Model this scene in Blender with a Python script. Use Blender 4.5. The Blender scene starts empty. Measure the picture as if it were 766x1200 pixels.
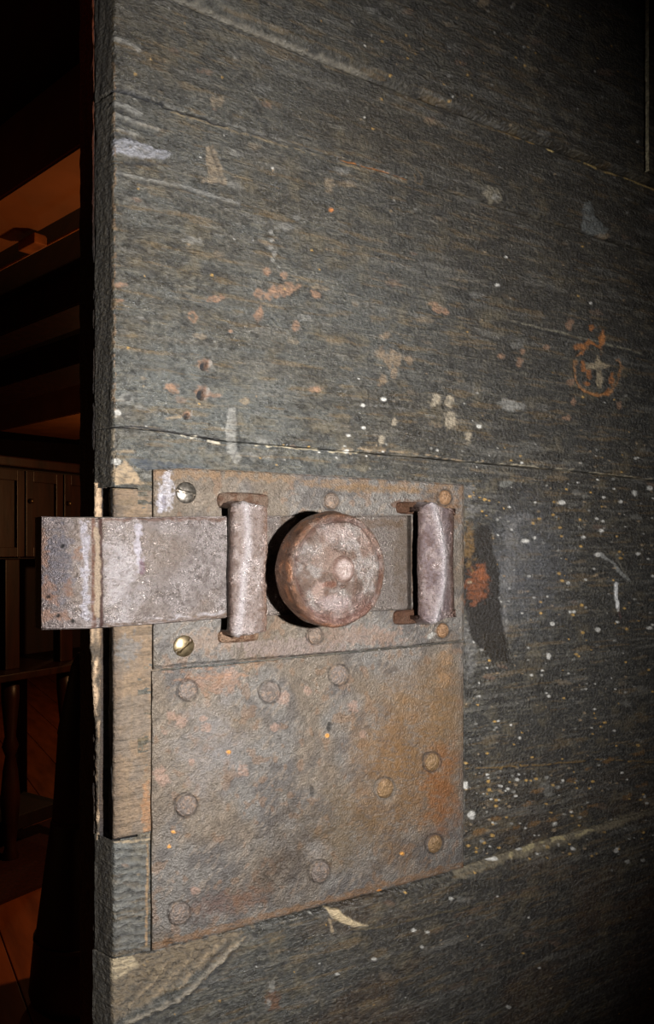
import bpy, bmesh, math, random
import numpy as np
from mathutils import Vector, Matrix

S = bpy.context.scene
C = S.collection
random.seed(7)
rng = np.random.RandomState(11)

# ------------------------------------------------------------------ camera
F_PX, CX, HY = 900.0, 383.0, 643.0       # focal length in pixels, principal column, horizon row (766x1200 frame)
YAW = math.atan2(900.0, 1487.0)          # the door face runs away to the right
D = 0.42                                 # lens to door face
CAMZ = 1.30
cam = bpy.data.cameras.new('camera')
cam.lens = F_PX / 1200.0 * 36.0
cam.sensor_width = 36.0
cam.sensor_height = 36.0
cam.sensor_fit = 'AUTO'
cam.shift_y = (HY - 600.0) / 1200.0
cam.clip_start = 0.01
camo = bpy.data.objects.new('camera', cam)
C.objects.link(camo)
camo.location = (0, -D, CAMZ)
camo.rotation_euler = (math.pi / 2, 0, -YAW)
S.camera = camo

# ------------------------------------------------------------------ exposure, world, flash
S.view_settings.view_transform = 'Standard'
S.view_settings.look = 'None'
S.view_settings.exposure = 0.0
S.view_settings.gamma = 1.0
S.view_settings.use_curve_mapping = False
w = bpy.data.worlds.new('world')
S.world = w
w.use_nodes = True
w.node_tree.nodes['Background'].inputs[0].default_value = (0.30, 0.20, 0.12, 1)
w.node_tree.nodes['Background'].inputs[1].default_value = 0.004

def lamp(name, kind, loc, energy, col, size=0.02, target=None, **kw):
    l = bpy.data.lights.new(name, kind)
    l.energy = energy
    l.color = col
    if kind == 'AREA':
        l.shape = 'RECTANGLE'; l.size = size; l.size_y = kw.pop('size_y', size)
    else:
        l.shadow_soft_size = size
    for k, v_ in kw.items():
        setattr(l, k, v_)
    o = bpy.data.objects.new(name, l)
    o.location = loc
    if target is not None:
        o.rotation_euler = (Vector(target) - Vector(loc)).to_track_quat('-Z', 'Y').to_euler()
    C.objects.link(o)
    return o

FR = 0.163                                # the flash sits to the right of the lens (camera held upright)
flash_loc = (FR * math.cos(YAW), -D - FR * math.sin(YAW) + 0.05, CAMZ + 0.0)
lamp('camera_flash', 'SPOT', flash_loc, 29.0, (0.97, 0.97, 1.0), 0.007, (0.17, 0, CAMZ + 0.01),
     spot_size=math.radians(104), spot_blend=1.0)
lamp('room_lamp', 'POINT', (1.5, 1.7, 1.5), 26, (1.0, 0.50, 0.20), 0.05)
lamp('far_room_lamp', 'POINT', (1.9, 5.2, 1.7), 8, (1.0, 0.50, 0.20), 0.06)
lamp('left_fill_light', 'POINT', (-1.1, 2.2, 1.1), 1.0, (1.0, 0.46, 0.16), 0.05)  # unseen light added for a weak warm fill from the left

# ------------------------------------------------------------------ pixel <-> place
SA, CA = math.sin(YAW), math.cos(YAW)
def P(px, py, w=0.0):
    """point of the plane w metres in front of the door face that shows at photo pixel (px,py): returns u (X), v (Z)"""
    dx = (np.asarray(px, float) - CX) / F_PX
    dy = -(np.asarray(py, float) - HY) / F_PX
    rx = SA + dx * CA
    ry = CA - dx * SA
    t = (D - w) / ry
    return t * rx, CAMZ + t * dy
def INV(u, v, w=0.0):
    u = np.asarray(u, float); v = np.asarray(v, float)
    z = u * SA + (D - w) * CA
    x = u * CA - (D - w) * SA
    return CX + F_PX * x / z, HY - F_PX * (v - CAMZ) / z
def RAY(px, py):
    dx = (px - CX) / F_PX; dy = -(py - HY) / F_PX
    return Vector((SA + dx * CA, CA - dx * SA, dy))
def PZ(px, py, z):
    d = RAY(px, py); t = (z - CAMZ) / d.z
    return Vector((0, -D, CAMZ)) + d * t

# ------------------------------------------------------------------ numpy noise
TAB = rng.rand(512, 512)
def vn(x, y, s=0):
    x = np.asarray(x, float) + s * 37.7; y = np.asarray(y, float) + s * 91.3
    xi = np.floor(x).astype(np.int64); yi = np.floor(y).astype(np.int64)
    fx = x - xi; fy = y - yi
    fx = fx * fx * (3 - 2 * fx); fy = fy * fy * (3 - 2 * fy)
    a = TAB[xi & 511, yi & 511]; b = TAB[(xi + 1) & 511, yi & 511]
    c = TAB[xi & 511, (yi + 1) & 511]; d = TAB[(xi + 1) & 511, (yi + 1) & 511]
    return (a * (1 - fx) + b * fx) * (1 - fy) + (c * (1 - fx) + d * fx) * fy
def fb(x, y, s=0, o=4, g=0.5):
    r = 0; a = 1; t = 0
    for i in range(o):
        r = r + a * vn(np.asarray(x) * 2 ** i, np.asarray(y) * 2 ** i, s + i * 3 + 1); t += a; a *= g
    return r / t
def ss(a, b, x):
    t = np.clip((x - a) / (b - a), 0, 1)
    return t * t * (3 - 2 * t)
def lin(*c):
    c = np.array(c, float) / 255.0
    return np.where(c <= 0.04045, c / 12.92, ((c + 0.055) / 1.055) ** 2.4)

class Skin:
    """surface description sampled at mesh vertices: colour, roughness and relief (metres)"""
    def __init__(self, px, py):
        self.px = px; self.py = py; n = px.shape
        self.rgb = np.zeros(n + (3,)); self.h = np.zeros(n); self.r = np.full(n, 0.5)
    def base(self, col): self.rgb[:] = col
    def mix(self, m, col, rough=None):
        m = np.clip(m, 0, 1)
        self.rgb = self.rgb * (1 - m[..., None]) + np.asarray(col) * m[..., None]
        if rough is not None: self.r = self.r * (1 - m) + rough * m
    def _sub(self, x0, y0, x1, y1, pad):
        i = (self.px > x0 - pad) & (self.px < x1 + pad) & (self.py > y0 - pad) & (self.py < y1 + pad)
        return np.nonzero(i)
    def _apply(self, ix, m, col, h, rough, amt):
        m = np.clip(m, 0, 1)
        qx = self.px[ix]; qy = self.py[ix]
        if amt < 0.9: m = m * (0.45 + 0.55 * ss(0.25, 0.55, fb(qx * 0.22, qy * 0.45, 77, 3)))
        if col is not None:
            mm = (m * amt)[:, None]
            self.rgb[ix] = self.rgb[ix] * (1 - mm) + np.asarray(col) * mm
        if rough is not None: self.r[ix] = self.r[ix] * (1 - m) + rough * m
        self.h[ix] += m * h
    def blob(self, x, y, rx, ry, col, h=0.0, ang=0, rag=0.5, rough=0.6, amt=1.0, soft=0.35, s=0, freq=0.25):
        ix = self._sub(x, y, x, y, 1.8 * max(rx, ry) + 2)
        if len(ix[0]) == 0: return
        a = math.radians(ang); qx = self.px[ix]; qy = self.py[ix]
        dx = (qx - x) * math.cos(a) + (qy - y) * math.sin(a)
        dy = -(qx - x) * math.sin(a) + (qy - y) * math.cos(a)
        d = np.sqrt((dx / rx) ** 2 + (dy / ry) ** 2)
        d = d + rag * (fb(qx * freq, qy * freq, s + int(x) % 13, 3) - 0.5) * 2
        self._apply(ix, 1 - ss(1 - soft, 1 + soft * 0.3, d), col, h, rough, amt)
    def line(self, pts, wd, col, h=0.0, rag=0.4, rough=0.6, amt=1.0, s=0, gap=0.0, freq=0.15):
        xs = [p[0] for p in pts]; ys = [p[1] for p in pts]
        ix = self._sub(min(xs), min(ys), max(xs), max(ys), wd * 2 + 2)
        if len(ix[0]) == 0: return
        qx = self.px[ix]; qy = self.py[ix]
        wx = qx + (vn(qx * 0.12, qy * 0.12, s + 5) - 0.5) * 4 * rag
        wy = qy + (vn(qx * 0.12, qy * 0.12, s + 9) - 0.5) * 4 * rag
        best = np.full(qx.shape, 1e9)
        for (a, b), (c, d) in zip(pts[:-1], pts[1:]):
            L = (c - a) ** 2 + (d - b) ** 2
            t = np.clip(((wx - a) * (c - a) + (wy - b) * (d - b)) / L, 0, 1)
            best = np.minimum(best, np.hypot(wx - a - t * (c - a), wy - b - t * (d - b)))
        ww = wd * 0.5 * (1 + rag * (fb(qx * 0.2, qy * 0.2, s + 2, 2) - 0.5) * 2)
        m = 1 - ss(0.6, 1.15, best / ww)
        if gap > 0: m = m * ss(gap - 0.08, gap + 0.08, vn(qx * freq, qy * freq, s + 17))
        self._apply(ix, m, col, h, rough, amt)
    def poly(self, pts, col, h=0.0, rag=3.0, rough=0.6, amt=1.0, soft=2.0, s=0, freq=0.15):
        xs = [p[0] for p in pts]; ys = [p[1] for p in pts]
        ix = self._sub(min(xs), min(ys), max(xs), max(ys), rag + 3)
        if len(ix[0]) == 0: return
        qx = self.px[ix]; qy = self.py[ix]
        inside = np.zeros(qx.shape, bool); best = np.full(qx.shape, 1e9)
        n = len(pts)
        for i in range(n):
            a, b = pts[i]; c, d = pts[(i + 1) % n]
            cond = ((b > qy) != (d > qy)) & (qx < (c - a) * (qy - b) / ((d - b) if d != b else 1e-9) + a)
            inside ^= cond
            L = max((c - a) ** 2 + (d - b) ** 2, 1e-9)
            t = np.clip(((qx - a) * (c - a) + (qy - b) * (d - b)) / L, 0, 1)
            best = np.minimum(best, np.hypot(qx - a - t * (c - a), qy - b - t * (d - b)))
        sd = np.where(inside, best, -best) + (fb(qx * freq, qy * freq, s + 4, 3) - 0.5) * 2 * rag
        self._apply(ix, ss(-soft * 0.5, soft * 0.5, sd), col, h, rough, amt)

# ------------------------------------------------------------------ materials
def nodes(name):
    m = bpy.data.materials.new(name); m.use_nodes = True
    nt = m.node_tree; b = nt.nodes['Principled BSDF']
    return m, nt, b
def skin_mat(name, scale, fine, bump, metallic=0.0, spec=0.5, colvar=0.35, roughvar=0.15, fine2=None, coat=0.0):
    """colour and roughness from the mesh attribute, fine grain and relief from noise"""
    m, nt, b = nodes(name)
    N = nt.nodes; L = nt.links
    at = N.new('ShaderNodeAttribute'); at.attribute_name = 'Col'
    tc = N.new('ShaderNodeTexCoord'); mp = N.new('ShaderNodeMapping'); mp.inputs['Scale'].default_value = scale
    L.new(tc.outputs['Object'], mp.inputs[0])
    n1 = N.new('ShaderNodeTexNoise'); n1.inputs['Scale'].default_value = fine; n1.inputs['Detail'].default_value = 6
    n1.inputs['Roughness'].default_value = 0.65
    L.new(mp.outputs[0], n1.inputs[0])
    n2 = N.new('ShaderNodeTexNoise'); n2.inputs['Scale'].default_value = fine2 or fine * 2.7; n2.inputs['Detail'].default_value = 3
    L.new(tc.outputs['Object'], n2.inputs[0])
    ad = N.new('ShaderNodeMath'); ad.operation = 'ADD'
    L.new(n1.outputs[0], ad.inputs[0]); L.new(n2.outputs[0], ad.inputs[1])
    mr = N.new('ShaderNodeMapRange')
    mr.inputs[1].default_value = 0.6; mr.inputs[2].default_value = 1.4
    mr.inputs[3].default_value = 1 - colvar; mr.inputs[4].default_value = 1 + colvar
    L.new(ad.outputs[0], mr.inputs[0])
    mx = N.new('ShaderNodeVectorMath'); mx.operation = 'SCALE'
    L.new(at.outputs['Color'], mx.inputs[0]); L.new(mr.outputs[0], mx.inputs['Scale'])
    L.new(mx.outputs[0], b.inputs['Base Color'])
    r1 = N.new('ShaderNodeMapRange')
    r1.inputs[1].default_value = 0.6; r1.inputs[2].default_value = 1.4
    r1.inputs[3].default_value = roughvar; r1.inputs[4].default_value = -roughvar
    L.new(ad.outputs[0], r1.inputs[0])
    ra = N.new('ShaderNodeMath'); ra.operation = 'ADD'; ra.use_clamp = True
    L.new(at.outputs['Alpha'], ra.inputs[0]); L.new(r1.outputs[0], ra.inputs[1])
    L.new(ra.outputs[0], b.inputs['Roughness'])
    bp = N.new('ShaderNodeBump'); bp.inputs['Strength'].default_value = 1.0; bp.inputs['Distance'].default_value = bump
    L.new(ad.outputs[0], bp.inputs['Height']); L.new(bp.outputs[0], b.inputs['Normal'])
    b.inputs['Metallic'].default_value = metallic
    b.inputs['Specular IOR Level'].default_value = spec
    return m
def plain_mat(name, c1, c2, scale, fine, rough=0.6, bump=0.001, metallic=0.0, spec=0.5):
    m, nt, b = nodes(name)
    N = nt.nodes; L = nt.links
    tc = N.new('ShaderNodeTexCoord'); mp = N.new('ShaderNodeMapping'); mp.inputs['Scale'].default_value = scale
    L.new(tc.outputs['Object'], mp.inputs[0])
    n1 = N.new('ShaderNodeTexNoise'); n1.inputs['Scale'].default_value = fine; n1.inputs['Detail'].default_value = 6
    L.new(mp.outputs[0], n1.inputs[0])
    cr = N.new('ShaderNodeValToRGB')
    cr.color_ramp.elements[0].position = 0.3; cr.color_ramp.elements[1].position = 0.7
    cr.color_ramp.elements[0].color = (*lin(*c1), 1); cr.color_ramp.elements[1].color = (*lin(*c2), 1)
    L.new(n1.outputs[0], cr.inputs[0]); L.new(cr.outputs[0], b.inputs['Base Color'])
    bp = N.new('ShaderNodeBump'); bp.inputs['Strength'].default_value = 0.8; bp.inputs['Distance'].default_value = bump
    L.new(n1.outputs[0], bp.inputs['Height']); L.new(bp.outputs[0], b.inputs['Normal'])
    b.inputs['Roughness'].default_value = rough; b.inputs['Metallic'].default_value = metallic
    b.inputs['Specular IOR Level'].default_value = spec
    return m
M_PAINT = skin_mat('worn_black_painted_oak', (28, 28, 110), 9, 0.0019, spec=0.75, colvar=0.5, roughvar=0.16, fine2=420)
M_IRON = skin_mat('hammered_rusty_iron', (1, 1, 1), 330, 0.0014, metallic=0.4, spec=0.6, colvar=0.28, roughvar=0.15, fine2=900)
M_STEEL = skin_mat('worn_forged_bolt_iron', (1, 1, 1), 480, 0.0012, metallic=0.7, spec=0.6, colvar=0.34, roughvar=0.2, fine2=1300)
M_RAW = plain_mat('dark_oak_end_grain', (30, 25, 18), (70, 60, 44), (1, 6, 1), 120, 0.75, 0.001)
M_BLACKWOOD = plain_mat('tarred_black_wood', (6, 5, 4), (20, 15, 10), (1, 1, 8), 60, 0.85, 0.001, spec=0.2)
M_PALE = plain_mat('pale_splintered_wood', (120, 100, 74), (196, 172, 138), (60, 60, 8), 30, 0.7, 0.0008)
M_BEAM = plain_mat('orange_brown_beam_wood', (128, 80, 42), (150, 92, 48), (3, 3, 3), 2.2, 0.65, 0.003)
M_FLOOR = plain_mat('orange_brown_floorboards', (120, 60, 26), (165, 88, 40), (9, 1.5, 9), 2.0, 0.5, 0.002)
M_CAB = plain_mat('dark_mahogany', (32, 15, 10), (58, 28, 16), (6, 6, 1.2), 5, 0.4, 0.001)
M_DARK = plain_mat('very_dark_stained_wood', (20, 10, 8), (36, 16, 12), (4, 4, 1), 6, 0.6, 0.001)
M_WALL = plain_mat('dark_brown_plaster', (34, 20, 14), (56, 32, 20), (1, 1, 1), 3, 0.9, 0.004)  # mottled dark brown plaster
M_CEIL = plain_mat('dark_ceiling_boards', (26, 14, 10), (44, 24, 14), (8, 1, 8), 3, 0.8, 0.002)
M_RUG = plain_mat('dark_red_wool', (48, 10, 8), (70, 18, 12), (1, 1, 1), 60, 0.95, 0.004)
M_BRASS = plain_mat('aged_brass', (88, 76, 56), (136, 118, 88), (1, 1, 1), 300, 0.35, 0.0002, metallic=0.8)
M_SCREW = plain_mat('dull_dark_steel', (70, 64, 56), (128, 120, 108), (1, 1, 1), 500, 0.32, 0.0002, metallic=0.8)
M_POT = plain_mat('black_glazed_clay', (14, 8, 6), (30, 16, 10), (1, 1, 1), 20, 0.4, 0.001)
M_CABLE = plain_mat('orange_brown_painted_conduit', (120, 70, 34), (170, 100, 50), (1, 1, 1), 20, 0.5, 0.0005)

# ------------------------------------------------------------------ object helpers
def tag(o, label=None, cat=None, group=None, kind=None):
    if label: o['label'] = label
    if cat: o['category'] = cat
    if group: o['group'] = group
    if kind: o['kind'] = kind
    return o
def empty(name, loc=(0, 0, 0), rz=0):
    o = bpy.data.objects.new(name, None); C.objects.link(o)
    o.location = loc; o.rotation_euler = (0, 0, rz); o.empty_display_size = 0.05
    return o
def origin(par):
    v = Vector((0, 0, 0))
    while par is not None:
        v += par.location; par = par.parent
    return v
def link(name, me, mat, parent=None):
    o = bpy.data.objects.new(name, me); C.objects.link(o)
    if mat: me.materials.append(mat)
    if parent: o.parent = parent
    return o
def np_mesh(name, verts, faces, mat, parent=None, col=None, smooth=True):
    """verts (n,3) in world axes, faces (m,4) quads"""
    og = origin(parent)
    v = np.asarray(verts, np.float64) - np.array(og[:])
    me = bpy.data.meshes.new(name)
    f = np.asarray(faces, np.int32)
    me.vertices.add(len(v)); me.vertices.foreach_set('co', v.astype(np.float32).ravel())
    me.loops.add(f.size); me.loops.foreach_set('vertex_index', f.ravel())
    me.polygons.add(len(f))
    me.polygons.foreach_set('loop_start', np.arange(0, f.size, f.shape[1], dtype=np.int32))
    me.update(calc_edges=True); me.validate()
    me.polygons.foreach_set('use_smooth', np.full(len(me.polygons), smooth))
    if col is not None:
        a = me.color_attributes.new('Col', 'FLOAT_COLOR', 'POINT')
        a.data.foreach_set('color', np.ascontiguousarray(col, np.float32).ravel())
    me.update()
    return link(name, me, mat, parent)
def bm_obj(name, bm, mat, parent=None, smooth=False, local=False):
    me = bpy.data.meshes.new(name)
    if not local:
        og = origin(parent)
        bmesh.ops.translate(bm, verts=bm.verts, vec=-og)
    bmesh.ops.recalc_face_normals(bm, faces=bm.faces)
    bm.to_mesh(me); bm.free()
    if smooth:
        me.polygons.foreach_set('use_smooth', np.full(len(me.polygons), True))
    return link(name, me, mat, parent)
def box_bm(x0, x1, y0, y1, z0, z1, bev=0.0, bm=None, M=None):
    bm = bm or bmesh.new()
    r = bmesh.ops.create_cube(bm, size=1)
    vs = r['verts']
    for v in vs:
        v.co = Vector(((x0 + x1) / 2 + v.co.x * (x1 - x0), (y0 + y1) / 2 + v.co.y * (y1 - y0), (z0 + z1) / 2 + v.co.z * (z1 - z0)))
    if bev > 0:
        es = list({e for v in vs for e in v.link_edges})
        rr = bmesh.ops.bevel(bm, geom=es, offset=bev, segments=2, affect='EDGES', profile=0.6)
        vs = list({v for f in rr['faces'] for v in f.verts} | {v for v in vs if v.is_valid})
    if M is not None:
        for v in vs: v.co = M @ v.co
    return bm
def rnd_edge(d, r):
    q = np.clip(r - d, 0, r)
    return -(r - np.sqrt(np.maximum(r * r - q * q, 0)))

def slab(name, us, vlo, vhi, ts, front, depth, rnd, skin, mat, parent, left_bevel=0.0, w0=0.0,
         edges='LRTB', K=10, side_skin=None, side_disp=0.0006, hole=None, left_shift=None):
    """a board or sheet: a finely relieved front face between two edge curves with turned-down sides"""
    us = np.asarray(us); nu = len(us); nv = len(ts)
    lo = vlo(us); hi = vhi(us)
    U = np.repeat(us[:, None], nv, 1); V = lo[:, None] + (hi - lo)[:, None] * ts[None, :]
    px, py = INV(U, V, w0)
    if left_shift is not None:
        U = U + left_shift(V) * ss(1, 0, (U - us[0]) / 0.02)
    sk = skin(px, py, U, V)
    W = w0 + sk.h
    if front is not None: W = W + front(U, V)
    if 'B' in edges: W = W + rnd_edge(V - lo[:, None], rnd)
    if 'T' in edges: W = W + rnd_edge(hi[:, None] - V, rnd)
    if 'L' in edges: W = W + rnd_edge(U - us[0], rnd)
    if 'R' in edges: W = W + rnd_edge(us[-1] - U, rnd)
    verts = np.stack([U, -W, V], -1).reshape(-1, 3)
    col = np.concatenate([np.clip(sk.rgb, 0, 1), np.clip(sk.r, 0.05, 1)[..., None]], -1).reshape(-1, 4)
    idx = np.arange(nu * nv).reshape(nu, nv)
    q = np.stack([idx[:-1, :-1], idx[1:, :-1], idx[1:, 1:], idx[:-1, 1:]], -1)
    if hole is not None:
        cu = (U[:-1, :-1] + U[1:, 1:]) / 2; cv = (V[:-1, :-1] + V[1:, 1:]) / 2
        q = q[~hole(cu, cv)]
    faces = [q.reshape(-1, 4)]
    # perimeter: left side down, bottom, right, top
    per = np.concatenate([idx[0, ::-1], idx[1:, 0], idx[-1, 1:], idx[-2:0:-1, -1]])
    tagl = np.concatenate([np.ones(nv), np.zeros(len(per) - nv)])
    tagl[0] = 1
    pu = U.ravel()[per]; pv = V.ravel()[per]; pw = W.ravel()[per]
    base = len(verts); rings = [verts]; cols = [col]
    prev = per
    pc = col[per]
    for k in range(1, K + 1):
        a = k / K
        ww = pw * (1 - a) + (w0 - depth) * a
        nz = (fb(ww * 600, pv * 90, 3, 3) - 0.5) * 2 * side_disp * tagl
        uu = pu - left_bevel * a * depth * tagl + nz
        rings.append(np.stack([uu, -ww, pv], -1))
        if side_skin is not None:
            c2 = side_skin(ww, pv, pu)
            cc = np.where(tagl[:, None] > 0.5, c2, pc * np.array([0.5, 0.5, 0.5, 1]))
            cols.append(cc)
        else:
            cols.append(pc)
        cur = base + np.arange(len(per)) + (k - 1) * len(per)
        nxt = np.roll(cur, -1); pn = np.roll(prev, -1)
        fq = np.stack([prev, pn, nxt, cur], -1)[:, ::-1]
        if hole is not None:
            pv2 = (pv + np.roll(pv, -1)) / 2; tl2 = tagl * np.roll(tagl, -1)
            fq = fq[~((tl2 > 0.5) & hole(np.full_like(pv2, us[0]), pv2))]
        faces.append(fq)
        prev = cur
    return np_mesh(name, np.concatenate(rings), np.concatenate(faces)[:, ::-1], mat, parent, np.concatenate(cols))

def u_samples(p0, p1, step, w=0.0):
    n = max(2, int((p1 - p0) / step) + 1)
    x = np.linspace(p0, p1, n)
    return P(x, HY, w)[0]
def t_samples(h, step, fine=0.0004):
    k = min(8, max(2, int(0.003 / fine)))
    e = np.linspace(0, 0.003, k + 1)[:-1] / h
    n = max(2, int((h - 0.006) / step))
    return np.concatenate([e, np.linspace(0.003 / h, 1 - 0.003 / h, n), 1 - e[::-1]])
def curve_from_px(pts, w=0.0):
    pu, pv = P([p[0] for p in pts], [p[1] for p in pts], w)
    def f(u):
        return np.interp(u, pu, pv)
    # run on level beyond the last point
    return f

# ================================================================== THE DOOR
uE = float(P(133, HY)[0])                 # leading edge of the door (front corner)
U_END = uE + 0.92
door = empty('door_1', (uE, 0, 0))
tag(door, 'open dark door of thick horizontal planks filling the frame, its leading edge at left', 'door', kind='structure')

A_px = [(133, -32), (200, -2), (300, 41), (430, 93), (560, 142), (660, 180), (766, 220), (800, 233)]
B_px = [(133, 106), (150, 110), (190, 123), (260, 143), (330, 165), (420, 192), (480, 210), (620, 253), (766, 298), (800, 308)]
C_px = [(133, 500), (191, 505), (257, 516), (340, 523), (420, 530), (500, 537), (600, 546), (663, 551), (766, 563), (800, 567)]
E_px = [(133, 1126), (175, 1117), (240, 1100), (300, 1083), (380, 1062), (440, 1046), (540, 1017), (640, 984), (766, 950), (800, 940)]
fA, fB, fC, fE = [curve_from_px(p) for p in (A_px, B_px, C_px, E_px)]

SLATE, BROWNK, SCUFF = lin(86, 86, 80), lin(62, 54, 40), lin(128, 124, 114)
RUST, BUFF, WHITE, DEEP, PALE = lin(136, 104, 78), lin(142, 122, 94), lin(205, 200, 188), lin(10, 8, 6), lin(140, 136, 126)
GOLD = lin(190, 150, 80)

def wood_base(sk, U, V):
    px, py = sk.px, sk.py
    g = fb(U * 22, V * 330, 1, 4)                       # grain along the board
    g2 = fb(U * 60, V * 900, 5, 3)
    big = fb(U * 9, V * 16, 8, 4)
    mid = fb(U * 60, V * 85, 12, 4)
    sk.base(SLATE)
    sk.mix(ss(0.40, 0.62, big * 0.6 + g * 0.25 + mid * 0.15) * 0.75, BROWNK)
    # browner to hinge side and top; the rightward darkening paints in extra flash falloff
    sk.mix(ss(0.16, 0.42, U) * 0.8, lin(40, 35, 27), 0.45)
    sk.mix(ss(1.40, 1.60, V) * 0.5, lin(56, 47, 32)); sk.mix(ss(1.20, 1.05, V) * 0.5, lin(50, 44, 34)); sk.mix(ss(0.48, 0.66, fb(U * 14, V * 30, 19, 3)) * ss(1.18, 1.0, V) * 0.6, lin(70, 50, 28))
    sk.mix(ss(0.60, 0.74, g) * 0.30, SCUFF)
    sk.mix(ss(0.62, 0.72, g2) * 0.30, lin(115, 108, 90))
    sk.mix(ss(0.60, 0.78, mid) * 0.35, lin(105, 92, 66))
    sk.mix(ss(0.56, 0.68, fb(U * 130, V * 210, 31, 3)) * 0.45, lin(30, 26, 20))
    sk.mix(ss(0.64, 0.74, fb(U * 40, V * 420, 61, 3)) * 0.40, lin(112, 90, 56))
    sk.r[:] = 0.34 + 0.25 * (mid - 0.5) + ss(0.2, 0.55, U) * 0.12 + ss(1.5, 1.7, V) * 0.06
    sk.h += (g - 0.5) * 0.00075 + (g2 - 0.5) * 0.0003 + (big - 0.5) * 0.0016 + (mid - 0.5) * 0.0007
    mic = fb(U * 520, V * 760, 81, 3)
    sk.h += (mic - 0.5) * 0.00032
    sk.mix(ss(0.58, 0.72, mic) * 0.35, lin(108, 102, 88)); sk.mix(ss(0.42, 0.30, mic) * 0.5, lin(26, 23, 18))
    # brush drag across the grain
    sk.h += (fb(U * 600, V * 25, 21, 2) - 0.5) * 0.00012

SP = [(rng.uniform(138, 766), rng.uniform(0, 1200), rng.uniform(0.7, 1.6)) for _ in range(330)]
SP += [(rng.uniform(545, 766), rng.uniform(560, 1010), rng.uniform(0.7, 1.9)) for _ in range(330)]
SP += [(rng.uniform(560, 700), rng.uniform(900, 1010), rng.uniform(0.8, 2.4)) for _ in range(60)]
SP += [(rng.uniform(300, 760), rng.uniform(520, 545), rng.uniform(0.8, 1.6)) for _ in range(40)]
SP += [(rng.uniform(400, 640), rng.uniform(0, 120), rng.uniform(0.8, 1.9)) for _ in range(30)]
SPC = [(WHITE, PALE, GOLD, BUFF)[rng.randint(4)] for _ in SP]
FL = [(rng.uniform(138, 766), rng.uniform(0, 1200), rng.uniform(3, 9)) for _ in range(170)]

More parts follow.
